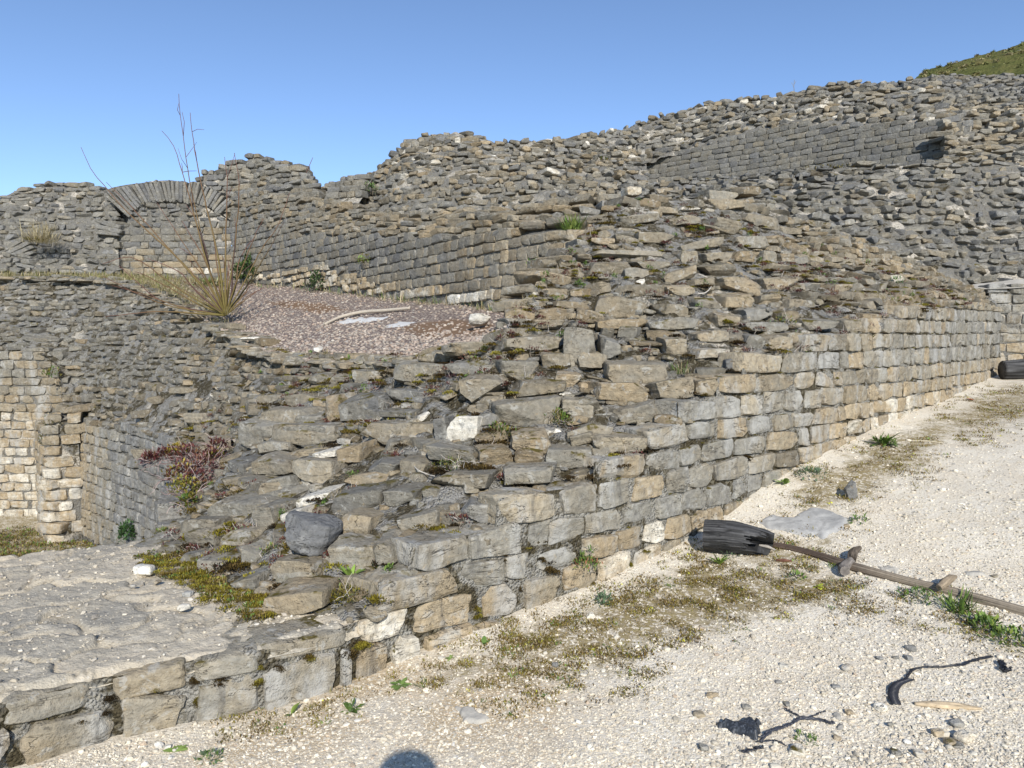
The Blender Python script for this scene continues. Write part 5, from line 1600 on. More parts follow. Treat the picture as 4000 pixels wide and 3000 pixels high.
W_ = [
 (1567, 2675, lambda m, p: rosette(m, p, .062, 13, [(.16, .24, .06), (.12, .20, .045)], pr_, (.1, .5), .38), 'rosette_weed', 'broad lobed green leaf rosette on bare tan soil in front of the wall foot'),
 (1668, 2681, lambda m, p: (tuft(m, p, .05, .06, 34, DRY + GREEN, pr_, 1.1, .06), rosette(m, p, .03, 6, [(.4, .38, .3)], pr_)), 'grass_tuft', 'pale spiky grass tuft with dry tips, just right of the broad leaf rosette'),
 (1371, 2779, lambda m, p: (rosette(m, p, .06, 9, GREEN, pr_, (.2, .8), .3), clump(m, p, .03, .04, 25, GREEN, pr_, .03, .4)), 'leafy_weed', 'sprawling small leafed green weed on tan soil between the slab and the camera'),
 (1263, 2833, lambda m, p: rosette(m, p, .04, 10, [(.2, .25, .07), (.14, .2, .05)], pr_, (.1, .6), .25), 'rosette_weed', 'tiny pale green star rosette left of the sprawling leafy weed'),
 (1890, 2518, lambda m, p: rosette(m, p, .055, 3, [(.10, .17, .04)], pr_, (.6, 1.0), .45), 'seedling', 'seedling with two broad dark leaves at the foot of the wall'),
 (1760, 2572, lambda m, p: rosette(m, p, .03, 7, [(.18, .24, .07)], pr_, (.1, .6), .4), 'rosette_weed', 'very small light green rosette on crumbly soil left of the two leaved seedling'),
 (2358, 2350, lambda m, p: (clump(m, p, .06, .05, 90, BLUEG, pr_, .025, .4), rosette(m, p, .06, 8, BLUEG, pr_)), 'spurge', 'blue green spurge sprig growing on mossy ground below the wall'),
 (1140, 2790, lambda m, p: rosette(m, p, .075, 7, [(.20, .27, .05), (.14, .2, .04)], pr_, (.4, 1.1), .25), 'dandelion', 'upright yellow green dandelion leaves in front of the low grey slab'),
 (688, 2935, lambda m, p: rosette(m, p, .06, 9, [(.24, .33, .08), (.19, .28, .06)], pr_, (.15, .6), .42), 'rosette_weed', 'bright light green rosette at the bottom edge beside white stones'),
 (823, 2962, lambda m, p: clump(m, p, .05, .03, 120, BLUEG + GREEN, pr_, .018, .35), 'leafy_weed', 'feathery blue green weed at the bottom edge, right of the bright rosette'),
 (2810, 2205, lambda m, p: rosette(m, p, .10, 11, [(.20, .30, .05), (.16, .25, .04)], pr_, (.5, 1.2), .25), 'dandelion', 'bright green upright dandelion standing before the charred log'),
 (2848, 2170, lambda m, p: clump(m, p, .07, .07, 120, BLUEG, pr_, .02, .5), 'spurge', 'bluish spurge clump touching the charred log'),
 (3453, 1735, lambda m, p: (rosette(m, p, .17, 26, GREEN, pr_, (.1, .9), .2), clump(m, p, .12, .06, 60, GREEN, pr_, .05, .35)), 'leafy_weed', 'large bright green leafy clump at the foot of the wall on the right'),
 (3071, 1890, lambda m, p: rosette(m, p, .11, 9, [(.22, .31, .08)], pr_, (.3, .9), .38), 'rosette_weed', 'light green leaf rosette against the lowest blocks of the wall'),
 (3164, 1855, lambda m, p: clump(m, p, .13, .06, 200, BLUEG, pr_, .03, .4), 'spurge', 'blue green spurge mat below the gap in the wall foot'),
 (2867, 1968, lambda m, p: clump(m, p, .06, .09, 90, BLUEG + GREEN, pr_, .025, .4), 'spurge', 'small dark green sprig standing in the wall corner above the charred log'),
 (3738, 2385, lambda m, p: (tuft(m, p, .12, .13, 90, GREEN + [(.2, .26, .06)], pr_, .9, .07), rosette(m, p, .09, 14, GREEN, pr_, (.2, .9), .2)), 'grass_tuft', 'bright green spiky grass tuft below the long branch'),
 (3852, 2450, lambda m, p: clump(m, p, .10, .06, 260, GREEN + [(.2, .25, .05)], pr_, .025, .5), 'leafy_weed', 'round green clover like clump right of the spiky grass tuft'),
 (3960, 2500, lambda m, p: clump(m, p, .13, .05, 320, [(.20, .25, .04), (.15, .2, .035)] + GREEN, pr_, .022, .5), 'leafy_weed', 'yellow green leafy mat at the right edge of the photo'),
 (3583, 2335, lambda m, p: (clump(m, p, .11, .05, 140, GREEN + BLUEG, pr_, .025, .4), tuft(m, p, .08, .06, 30, GREEN + DRY, pr_)), 'leafy_weed', 'low dark green weed close under the long branch'),
 (3195, 2293, lambda m, p: (rosette(m, p, .045, 6, [(.45, .48, .05)], pr_, (.2, .7), .5), rosette(m, p, .03, 6, [(.3, .36, .05)], pr_, (.5, 1), .5)), 'leafy_weed', 'little yellow leaved weed below the knotty branch'),
 (3111, 2262, lambda m, p: (clump(m, p, .06, .04, 70, GREEN, pr_, .022, .5), rosette(m, p, .05, 6, GREEN, pr_)), 'leafy_weed', 'small green weed on a moss patch left of the branch knot'),
 (3250, 2215, lambda m, p: tuft(m, p, .05, .05, 34, GREEN, pr_, .8, .06), 'grass_tuft', 'short green grass tuft right against the branch'),
 (3356, 2040, lambda m, p: clump(m, p, .07, .05, 70, GREEN + BLUEG, pr_, .025, .4), 'leafy_weed', 'small weed at the right end of the flat grey rock'),
 (3144, 2890, lambda m, p: clump(m, p, .055, .03, 90, GREEN, pr_, .014, .5), 'leafy_weed', 'small leafed green weed beside the black bark strip'),
 (2620, 2290, lambda m, p: (tuft(m, p, .05, .04, 30, GREEN + DRY, pr_), rosette(m, p, .04, 6, GREEN, pr_)), 'grass_tuft', 'small green tuft on mossy ground left of the dandelion'),
]
for (px, py, f, nm, lab) in W_:
    weed(px, py, f, nm, lab, 'grass' if 'grass' in nm else 'weed')


# --- plants on the walls
def wplant(p, f, name, label, cat='plant'):
    mb = MB(); f(mb, np.asarray(p, float)); return pthing(mb, name, label, cat)


wplant(at(2289, 2210, float(wallD(2289)) - .05), lambda m, p: (clump(m, p, .10, .05, 260, GREEN + [(.22, .24, .06), (.25, .12, .06)], pr_, .022, .4), [clump(m, p + np.array([x, 0, .06 + .03 * i]), .02, .03, 24, GREEN, pr_, .02, .4) for i, x in enumerate((-.02, .03))]), 'stonecrop', 'green stonecrop mat hanging from a low joint of the wall face')
wplant(on_core(1372, 2262), lambda m, p: rosette(m, p, .09, 11, [(.14, .22, .04), (.18, .27, .05)], pr_, (.4, 1.2), .28), 'dandelion', 'fresh green dandelion growing above the big block near the wall corner')
wplant(on_core(1365, 2335), lambda m, p: (clump(m, p, .12, .07, 380, [(.09, .13, .035), (.12, .15, .05)] + OLIVE, pr_, .016, .45), twigs(m, p, .15, 14, TWIG, pr_, .002), tuft(m, p, .1, .12, 30, DRY, pr_, .8, .03)), 'scrubby_plant', 'scrubby dull green plant with dry stems between two blocks near the wall corner')
wplant(on_core(1960, 1700), lambda m, p: (rosette(m, p, .08, 9, GREEN, pr_, (.6, 1.3), .16), clump(m, p, .10, .08, 160, GREEN + OLIVE, pr_, .02, .45), twigs(m, p, .12, 8, TWIG, pr_, .002)), 'scrubby_plant', 'green plant with dry stems in the hole beside the white lime block')
wplant(on_core(2180, 1650), lambda m, p: (clump(m, p, .12, .1, 260, GREEN + OLIVE, pr_, .02, .45), twigs(m, p, .15, 10, TWIG, pr_, .002)), 'scrubby_plant', 'leafy green plant right of the square brown block in the rubble')
wplant(on_core(1780, 1830), lambda m, p: (clump(m, p, .15, .05, 330, OLIVE + DARKM + GREEN, pr_, .016, .45), twigs(m, p, .2, 14, TWIG, pr_, .0024)), 'scrubby_plant', 'brown mossy plant with dead twigs in the middle of the broken wall')
wplant(on_core(2655, 1462), lambda m, p: (tuft(m, p, .09, .12, 70, GREEN + DRY[:1], pr_, 1.0, .04), twigs(m, p, .14, 6, TWIG, pr_, .002)), 'grass_tuft', 'drooping green grass tuft on the stepped end of the wall', 'grass')
wplant(on_core(3060, 1275), lambda m, p: (clump(m, p, .16, .1, 220, BLUEG + OLIVE + GREEN, pr_, .022, .4), twigs(m, p, .2, 10, TWIG, pr_, .0025)), 'scrubby_plant', 'dark scrubby plant on top of the wall face right of its middle')
wplant(on_core(3118, 1350), lambda m, p: (clump(m, p, .1, .12, 120, OLIVE + GREEN, pr_, .022, .4), rosette(m, p - np.array([0, .05, .06]), .12, 9, [(.2, .3, .06)], pr_, (.2, .7), .35)), 'leafy_weed', 'bright rosette and moss trailing over the wall face below the scrubby plant')
wplant(on_core(3480, 1195), lambda m, p: (tuft(m, p, .2, .16, 60, DRY + OLIVE, pr_, .7, .03), twigs(m, p, .2, 14, TWIG, pr_, .003)), 'dry_plant', 'dry brown stemmed plant on the upper edge of the wall to the right')
wplant(on_core(3500, 1115), lambda m, p: clump(m, p, .12, .12, 130, BLUEG + GREEN, pr_, .03, .4), 'leafy_weed', 'small dark green plant in the brown rubble at the right')
wplant(at(2231, 905, 9.35), lambda m, p: (tuft(m, p, .16, .24, 120, GREEN + [(.18, .22, .05)], pr_, .7, .06), clump(m, p + np.array([.06, -.05, -.08]), .12, .08, 80, [(.2, .2, .03)] + OLIVE, pr_, .03, .4)), 'grass_tuft', 'bright green grass tuft high on the terrace wall beside the brown rubble', 'grass')
wplant(at(2093, 1032, 9.2), lambda m, p: clump(m, p, .12, .07, 120, BLUEG + GREEN, pr_, .03, .4), 'leafy_weed', 'small green weed on the terrace wall near the brown rubble')
wplant(at(1420, 1030, 14.0), lambda m, p: clump(m, p, .2, .16, 160, OLIVE + GREEN, pr_, .05, .4), 'scrubby_plant', 'olive moss clump in the broken lower part of the terrace wall')
wplant(at(964, 1092, 18.6), lambda m, p: clump(m, p, .36, .62, 900, [(.035, .065, .02), (.055, .09, .025), (.08, .12, .035)], pr_, .08, .5), 'bush', 'dark green rounded bush in the corner below the rubble peak', 'bush')
wplant(at(1240, 1128, 15.8), lambda m, p: clump(m, p, .26, .36, 420, [(.04, .075, .025), (.07, .11, .035)], pr_, .06, .5), 'bush', 'small dark green bush at the foot of the terrace wall', 'bush')
wplant(at(494, 2105, 11.2), lambda m, p: clump(m, p, .14, .30, 420, [(.03, .07, .02), (.05, .10, .03)], pr_, .05, .5), 'fern', 'dark green fern at the foot of the curved wall')
wplant(at(185, 1740, 12.9), lambda m, p: (clump(m, p, .14, .40, 300, [(.06, .10, .03), (.09, .12, .04)] + OLIVE, pr_, .05, .4), clump(m, p + np.array([.1, 0, .35]), .16, .22, 200, [(.06, .10, .03)] + DRY, pr_, .05, .4)), 'hanging_plant', 'green plant hanging down the joint between the pale wall and the pier')
wplant(at(200, 1470, 14.4), lambda m, p: clump(m, p, .18, .18, 160, OLIVE + GREEN, pr_, .05, .4), 'scrubby_plant', 'small olive plant at the top corner of the pale block wall')
wplant(at(160, 950, 18.9), lambda m, p: (tuft(m, p, .45, .62, 320, DRY + [(.46, .40, .25)], pr_, .5, .018), clump(m, p - np.array([.1, .1, .0]), .4, .12, 120, OLIVE, pr_, .06, .4)), 'dry_grass_tuft', 'pale dry grass tuft on the grey rubble at the far left', 'grass')
wplant(at(1453, 745, 17.2), lambda m, p: clump(m, p, .18, .2, 120, BLUEG + GREEN, pr_, .05, .4), 'leafy_weed', 'green plant on the left flank of the rubble hump, upper one of two')
wplant(at(1394, 782, 17.4), lambda m, p: clump(m, p, .15, .2, 110, GREEN, pr_, .05, .4), 'leafy_weed', 'green plant on the left flank of the rubble hump, lower one of two')
wplant(at(2340, 635, 18.0), lambda m, p: clump(m, p, .35, .1, 180, [(.2, .2, .03)] + OLIVE + GREEN, pr_, .05, .4), 'leafy_weed', 'yellow green weed on the rubble beside the left end of the upper wall')
wplant(at(3230, 672, 15.6), lambda m, p: clump(m, p, .6, .1, 260, OLIVE + DRY[:1], pr_, .05, .4), 'scrubby_plant', 'yellow brown moss patch on the ledge under the smooth upper wall')
wplant(at(815, 1120, 18.0), lambda m, p: (clump(m, p, .5, .15, 300, GREEN + OLIVE, pr_, .06, .4), tuft(m, p, .4, .3, 60, DRY + GREEN, pr_)), 'grass_tuft', 'green weedy strip at the foot of the arch wall behind the bare shrub', 'grass')

# maroon creeping plant over the edge of the curved wall
cp = thing('creeping_plant', 'maroon and yellow creeping stonecrop spilling over the wall edge into the sunken passage', 'plant', at(735, 1960, 6.9))
lm_, st_ = MB(), MB()
for (px, py, R, h, c) in [(640, 1790, .14, .10, MAROON), (590, 1800, .1, .08, MAROON), (690, 1780, .13, .12, [(.30, .23, .03), (.22, .16, .03)]), (740, 1800, .18, .16, MAROON), (790, 1840, .16, .15, MAROON + [(.3, .18, .15)]), (700, 1870, .15, .16, [(.28, .22, .03), (.20, .17, .03)] + MAROON),
                          (760, 1900, .15, .15, MAROON), (720, 1930, .13, .14, [(.24, .2, .03), (.14, .15, .03)]), (735, 1970, .10, .1, OLIVE + GREEN), (850, 1750, .12, .1, MAROON), (830, 1790, .12, .1, MAROON + OLIVE)]:
    p = at(px, py, float(np.interp(py, [1750, 1990], [7.3, 5.7])) - .1)
    clump(lm_, p, R, h, int(330 * R / .14), c, pr_, .03, .5); twigs(st_, p, R * 1.5, 16, [(.42, .33, .3), (.3, .2, .18)], pr_, .004)
lm_.build('foliage', M['leaf'], cp, smooth=False); st_.build('stems', M['bark'], cp)

# bare many stemmed shrub at the edge of the gravel
bx, by = 880, 1232
base = at(bx, by, 12.6)
sh = thing('bare_shrub', 'leafless shrub of long thin olive and reddish stems fanning up from the gravel edge', 'shrub', base)
def stem(pts, r0, r1, c0, c1, twl=0):
    """pts: pixel path from the base"""
    P = [at(x, y, 12.6 + dz) for (x, y, dz) in pts]
    P = catmull(np.array(P)[:, None, :], 22)[:, 0] if len(P) > 2 else resample(np.array(P), 22)
    P = P + np.cumsum(pr_.normal(0, .008, P.shape), 0) * np.linspace(0, 1, 22)[:, None]
    mb = MB(); w = np.linspace(0, 1, 22)
    t0 = 0
    tube(mb, P, r0 + (r1 - r0) * w, 6)
    C = (np.array(c0)[None] * (1 - w[:, None]) + np.array(c1)[None] * w[:, None]).repeat(6, 0)
    mb.c[-1] = np.concatenate([C, C[:1], C[-1:]])
    for _ in range(twl):
        k = pr_.randint(10, 20); d = P[k + 1] - P[k]; d = d / np.linalg.norm(d) + pr_.normal(0, .45, 3); d /= np.linalg.norm(d)
        L = pr_.uniform(.15, .45)
        tube(mb, np.array([P[k], P[k] + d * L * .5 + pr_.normal(0, .02, 3), P[k] + d * L]), np.array([.006, .005, .003]), 4, c1)
    mb.build('stem', M['bark'], sh)
OL, RD, DKR = (.15, .125, .035), (.13, .055, .042), (.07, .04, .035)
b = (bx, by, 0)
for (pts, tw) in [
    ([b, (820, 1060, .1), (762, 800, .2), (728, 610, .2), (702, 368, .3)], 4), ([b, (850, 1000, 0), (800, 800, .1), (765, 640, .2), (742, 520, .2), (728, 430, .2)], 2), ([b, (800, 1000, -.1), (740, 770, 0), (690, 590, .1), (640, 520, .1)], 3),
    ([b, (705, 1020, .2), (520, 850, .4), (410, 730, .5), (360, 665, .5), (322, 585, .5)], 0), ([b, (740, 1060, -.2), (600, 900, -.2), (470, 760, -.3), (415, 705, -.3)], 0), ([b, (700, 1130, -.2), (520, 1000, -.4), (400, 1080 - 60, -.6)], 0),
    ([b, (640, 1190, -.3), (480, 1120, -.6), (405, 1085, -.8)], 0), ([b, (700, 1200, .2), (560, 1150, .2), (440, 1120, .2)], 0), ([b, (660, 1215, -.4), (520, 1215, -.6), (420, 1225, -.8)], 0), ([b, (620, 1170, .3), (470, 1040, .3)], 0),
    ([b, (790, 1060, .2), (720, 960, .3), (670, 890, .3), (610, 800, .4)], 1), ([b, (830, 1080, .1), (800, 930, .1), (770, 850, .2), (760, 760, .2)], 0), ([b, (880, 1050, .1), (885, 900, .2), (890, 760, .2), (893, 690, .2), (880, 600, .3)], 2),
    ([b, (905, 1050, 0), (925, 880, 0), (930, 760, -.1), (925, 690, -.1), (905, 600, -.1)], 1), ([b, (930, 1080, -.1), (970, 960, -.2), (1010, 850, -.3)], 0), ([b, (950, 1110, 0), (1030, 960, .1), (1085, 890, .1), (1110, 830, .2), (1135, 740, .2)], 0),
    ([b, (955, 1130, .3), (1040, 1000, .4), (1110, 870, .5)], 0), ([b, (860, 1120, .2), (850, 960, .3), (845, 900, .3)], 0), ([b, (920, 1120, .3), (940, 1010, .4), (985, 930, .4)], 0), ([b, (780, 1150, -.1), (700, 1060, -.2), (580, 1010, -.2)], 0),
    ([b, (760, 1180, .1), (640, 1110, .1), (540, 1060, .2)], 0), ([b, (900, 1160, 0), (910, 1000, 0), (915, 900, .1)], 0), ([b, (845, 1120, -.2), (800, 1000, -.3), (730, 860, -.3)], 0), ([b, (940, 1170, .1), (965, 1140, .2), (975, 1090, .2)], 0), ([b, (895, 1190, .1), (930, 1080, .1), (1000, 1010, .2)], 0)]:
    hi = pr_.rand()
    stem(pts, pr_.uniform(.013, .022), .004, OL if hi < .7 else DKR, RD if pr_.rand() < .75 else DKR, tw)
for _ in range(14):
    ex, ey = pr_.uniform(690, 1030), pr_.uniform(980, 1140)
    stem([b, (bx + (ex - bx) * .5, by + (ey - by) * .55, pr_.uniform(-.2, .2)), (ex, ey, pr_.uniform(-.3, .3))], pr_.uniform(.008, .015), .004, OL if pr_.rand() < .7 else DKR, RD)
dt = MB(); tuft(dt, base + np.array([.1, 0, 0]), .35, .3, 70, DRY + [(.12, .08, .05)], pr_, .8, .02)
o = dt.build('basal_twigs', M['leaf'], sh, smooth=False)
_cp = thing('thin_twig', 'single thin reddish twig rising above the crest of the rubble peak', 'twig', at(1190, 690, 19.3))
mb = MB(); tube(mb, [at(1190, 690, 19.3), at(1205, 655, 19.3), at(1222, 615, 19.3)], [.012, .009, .006], 4, RD); mb.build('twig', M['bark'], _cp)
mb = MB(); tube(mb, [at(3103, 375, 24), at(3101, 335, 24), at(3103, 312, 24)], [.014, .01, .008], 4, (.2, .2, .2)); tube(mb, [at(3101, 340, 24), at(3092, 322, 24)], [.008, .006], 4, (.2, .2, .2)); tube(mb, [at(3102, 330, 24), at(3110, 316, 24)], [.008, .006], 4, (.2, .2, .2))
pthing(mb, 'dry_stalk', 'thin dry stalk sticking up from the right skyline against the sky', 'plant', M['bark'])
# ------------------------------------------------------------------ wood, scraps, loose stones
def wood_tube(mb, pts, rads, nseg, nlen, seed, colfn, groove=.06, endcut=None, flat=1.0):
    """log with split grain: radius and colour vary along the grain"""
    P = catmull(np.array(pts, float)[:, None, :], nlen)[:, 0] if len(pts) > 2 else resample(np.array(pts, float), nlen)
    R = np.interp(np.linspace(0, 1, nlen), np.linspace(0, 1, len(rads)), rads)
    t = np.gradient(P, axis=0); t /= np.linalg.norm(t, axis=1, keepdims=True)
    up = np.array([0, 0, 1.0]); a = np.cross(t, up); a /= np.linalg.norm(a, axis=1, keepdims=True); b = np.cross(a, t)
    an = np.linspace(0, 2 * math.pi, nseg, endpoint=False)
    A, S = np.meshgrid(an, np.linspace(0, 1, nlen))
    g = np.stack([np.cos(A) * 4.5, np.sin(A) * 4.5, S * 2.0], -1)
    n1 = vnoise(g * np.array([2.2, 2.2, 1.0]), seed); n2 = vnoise(g * np.array([5, 5, 2.2]), seed + 1); n3 = vnoise(g * np.array([1, 1, 2.2]), seed + 2)
    k = 1 + groove * (n1 + .6 * n2) + .06 * n3 - groove * 1.6 * sstep(.12, 0, np.abs(n1))
    if endcut is not None:
        S2 = np.minimum(S, endcut(A))
        over = S - S2
        Pq = bil(P[:, None].repeat(2, 1), S2 * (nlen - 1), np.zeros_like(S2))
        k = k * np.clip(1 - over * 2.6, .12, 1)
    else:
        Pq = P[:, None].repeat(nseg, 1)
    V = Pq + (a[:, None] * np.cos(A)[..., None] + b[:, None] * np.sin(A)[..., None] * flat) * (R[:, None] * k)[..., None]
    idx = np.arange(nlen * nseg).reshape(nlen, nseg)
    q = np.stack([idx[:-1], np.roll(idx, -1, 1)[:-1], np.roll(idx, -1, 1)[1:], idx[1:]], -1).reshape(-1, 4)
    C = colfn(A, S, n1, n2)
    tr = []
    V = V.reshape(-1, 3); C = C.reshape(-1, 3)
    V = np.concatenate([V, P[:1], P[-1:]]); C = np.concatenate([C, C[:1] * .8, C[-1:] * .6])
    for i in range(nseg):
        tr.append((nlen * nseg, (i + 1) % nseg, i)); tr.append((nlen * nseg + 1, (nlen - 1) * nseg + i, (nlen - 1) * nseg + (i + 1) % nseg))
    mb.add(V, quads=q, tris=np.array(tr), col=C)


WOOD = tone_mat('weathered_wood', .85, .25, .4, 45)
CHAR = tone_mat('charred_wood', .7, .35, .45, 60)


def char_col(A, S, n1, n2):
    g = sstep(-.2, .7, n2 + .25 * np.sin(A)) * .06 + .02
    c = np.stack([g, g * .98, g * .96], -1)
    c *= (1 - .75 * sstep(.14, 0, np.abs(n1)))[..., None]
    return c


def silver_col(A, S, n1, n2):
    w = sstep(.18, .55, S + .12 * n1)
    c0 = np.array([.085, .06, .045]); c1 = np.array([.235, .195, .145])
    c = c0 + (c1 - c0) * w[..., None]
    c = c * (1 + .45 * n2)[..., None]
    return np.clip(c * (1 - .65 * sstep(.12, 0, np.abs(n1)))[..., None], 0, 1)


# charred log
a0, a1_ = gp(2762, 2152), gp(3020, 2168)
dv = (a1_ - a0) / np.linalg.norm(a1_ - a0)
lg = thing('charred_log', 'blackened split log stub lying against the wall foot with a jagged broken end', 'log', a0)
mb = MB()
er = np.random.RandomState(5)
ek = np.array([.62, .72, .9, 1.0, .86, .66, .60, .62, .70, .84, .88, .72, .62])
wood_tube(mb, [a0 + np.array([0, 0, .115]) - dv * .02, a0 + (a1_ - a0) * .5 + np.array([0, 0, .105]), a1_ + np.array([0, 0, .075])], [.118, .124, .122, .114, .102, .085], 120, 110, 4, char_col, .016,
          lambda A: np.interp(A, np.linspace(0, 2 * math.pi, 13), ek) + .07 * np.sin(A * 9 + 1) + .05 * np.sin(A * 21) + .05 * np.sin(A * 37), flat=.92)
mb.build('trunk', CHAR, lg, sharp=50)
mb = MB()
wood_tube(mb, [a1_ + np.array([-.10, .0, .07]), a1_ + np.array([-.04, -.01, .06]), a1_ + np.array([.01, -.02, .04])], [.006, .012, .004], 12, 16, 9, lambda A, S, n1, n2: np.clip(np.array([.28, .25, .21]) * (1 + .4 * n2)[..., None], 0, 1), .1)
mb.build('pale_splinter', WOOD, lg)

# long branch
br_px = [(2965, 2125), (3100, 2150), (3220, 2185), (3310, 2218), (3400, 2240), (3550, 2280), (3720, 2322), (3880, 2366), (4030, 2408), (4220, 2460)]
bp = [gp(*q) for q in br_px]
br = thing('fallen_branch', 'long weathered branch with knots lying across the path from the charred log to the right', 'branch', bp[4])
rd = [.020, .024, .026, .034, .028, .027, .029, .030, .031, .031]
mb = MB(); wood_tube(mb, [q + np.array([0, 0, r * .4]) for q, r in zip(bp, rd)], rd, 40, 130, 21, silver_col, .06); mb.build('limb', WOOD, br, sharp=55)
k0 = bp[3] + np.array([0, 0, .05])
kc = lambda A, S, n1, n2: np.clip(np.array([.10, .08, .06]) * (1 + .6 * n2)[..., None], 0, 1)
mb = MB(); wood_tube(mb, [k0 + np.array([.04, .02, 0]), k0 + np.array([.08, .08, .03]), k0 + np.array([.14, .12, .05])], [.026, .03, .024, .012], 28, 26, 23, kc, .12); mb.build('knot', WOOD, br, sharp=50)
k1 = gp(3300, 2262)
mb = MB(); wood_tube(mb, [bp[3] + np.array([.02, 0, .045]), k1 + np.array([.01, .05, .05]), k1 + np.array([0, 0, .052])], [.028, .031, .031], 26, 16, 25, lambda A, S, n1, n2: np.clip(np.array([.17, .15, .13]) * (1 + .5 * n2)[..., None], 0, 1), .08); mb.build('cut_stub', WOOD, br, sharp=50)
k2 = bp[6] + np.array([-.02, .0, .05])
mb = MB(); wood_tube(mb, [k2 + np.array([-.06, .0, -.01]), k2 + np.array([.04, .05, .03]), k2 + np.array([.09, .08, .03])], [.018, .026, .022, .008], 24, 22, 27, lambda A, S, n1, n2: np.clip(np.array([.24, .19, .13]) * (1 + .5 * n2)[..., None], 0, 1), .1); mb.build('broken_stub', WOOD, br, sharp=50)
mb = MB(); q0 = gp(3030, 2192); wood_tube(mb, [q0 + np.array([0, 0, .008]), gp(3095, 2196) + np.array([0, 0, .008])], [.006, .012, .004], 10, 12, 29, lambda A, S, n1, n2: np.clip(np.array([.12, .055, .035]) * (1 + .5 * n2)[..., None], 0, 1), .1)
pthing(mb, 'wood_splinter', 'small reddish splinter lying beside the dark end of the branch', 'wood', WOOD)

# second dark log at the far end
mb = MB(); c0, c1 = at(3912, 1484, 11.0), at(4330, 1490, 10.7)
c0[2] = ground_z(c0[0], c0[1]); c1[2] = ground_z(c1[0], c1[1])
wood_tube(mb, [c0 + np.array([0, 0, .14]), (c0 + c1) / 2 + np.array([0, 0, .15]), c1 + np.array([0, 0, .15])], [.145, .165, .165, .16], 48, 40, 31, char_col, .06)
pthing(mb, 'dark_log', 'dark charred log lying at the far end of the path by the right edge', 'log', CHAR, smooth=True)


# flat rocks set in the path: an outline on the ground with its own thickness
def flat_rock(poly, h, mat, name, label, cat, seed, group=None, res=56, base=None, pits=.3):
    P = np.array(poly, float); x0, y0 = P.min(0) - 6; x1, y1 = P.max(0) + 6
    gx, gy = np.meshgrid(np.linspace(x0, x1, res), np.linspace(y0, y1, res), indexing='ij')
    d = pseg(gx + 9 * vnoise(np.stack([gx / 25, gy / 18, 0 * gx], -1), seed), gy + 6 * vnoise(np.stack([gx / 22, gy / 15, 0 * gx + 4], -1), seed), poly)
    W = (base or gpt)
    c00, c10, c01, c11 = W(x0, y0), W(x1, y0), W(x0, y1), W(x1, y1)
    r_ = ray(gx, gy)
    if base is None:
        D = np.full(gx.shape, c01[1])
        for _ in range(60):
            q = CAM + r_ * D[..., None]; D = np.clip(D + (q[..., 2] - ground_z(q[..., 0], q[..., 1], False)) / np.maximum(-r_[..., 2], .06) * .35, .8, 14)
        q = CAM + r_ * D[..., None]
        q[..., 2] = ground_z(q[..., 0], q[..., 1])
    else:
        q = np.stack([np.stack([W(gx[i, j], gy[i, j]) for j in range(res)]) for i in range(res)])
    s = sstep(-4, 22, d)
    q[..., 2] += -.03 + (h + .03) * s + s * h * .5 * fbm(q * 9, seed, 3) - pits * .02 * s * sstep(.1, 0, np.abs(vnoise(q * 6, seed + 3)))
    keep = (d > -5)
    Q = grid_quads(res, res); Q = Q[keep.reshape(-1)[Q].all(1)]
    used = np.unique(Q); mp = -np.ones(res * res, int); mp[used] = np.arange(len(used))
    mb = MB(); mb.add(q.reshape(-1, 3)[used], quads=mp[Q], col=(.3, .6, .5))
    return pthing(mb, name, label, cat, mat, group, True)


ROCKG = plain_mat('grey_rock', (.29, .285, .27), (.44, .43, .40), 9, .9, .8)
ROCKT = plain_mat('tan_flat_rock', (.34, .325, .285), (.46, .425, .36), 14, .9, .6)
flat_rock([(2935, 2045), (3020, 2005), (3090, 2020), (3130, 1985), (3220, 1975), (3270, 2000), (3325, 2030), (3300, 2072), (3225, 2108), (3140, 2105), (3060, 2085), (2990, 2075)], .022, ROCKG, 'flat_rock', 'flat pale grey rock set in the path behind the charred log', 'rock', 3)
flat_rock([(1750, 2752), (1830, 2748), (1905, 2790), (1928, 2815), (1880, 2838), (1800, 2835), (1780, 2790)], .016, ROCKT, 'flat_rock', 'small grey flat rock flush with the tan soil near the bottom middle', 'rock', 5)
flat_rock([(3410, 2205), (3480, 2190), (3545, 2215), (3500, 2245), (3430, 2240)], .016, ROCKT, 'flat_rock', 'small buff flat stone on pale gravel above the long branch', 'rock', 7)
flat_rock([(3745, 2215), (3830, 2210), (3880, 2240), (3830, 2265), (3760, 2255)], .016, ROCKT, 'flat_rock', 'thin tan flat stone above the branch near the right edge', 'rock', 8)

# cut chip of fresh wood, black bark and strips
mb = MB(); w0, w1 = gp(3572, 2758), gp(3835, 2778)
wood_tube(mb, [w0 + np.array([0, 0, .012]), (w0 + w1) / 2 + np.array([0, .004, .014]), w1 + np.array([0, 0, .012])], [.010, .021, .024, .024, .016, .006], 22, 40, 41, lambda A, S, n1, n2: np.clip(np.array([.50, .39, .25]) * (1 + .35 * n2)[..., None] * (1 - .5 * sstep(.1, 0, np.abs(n1)))[..., None], 0, 1), .1, flat=.55)
pthing(mb, 'wood_chip', 'fresh pale wood chip lying on the gravel in the lower right', 'wood', WOOD, smooth=True)

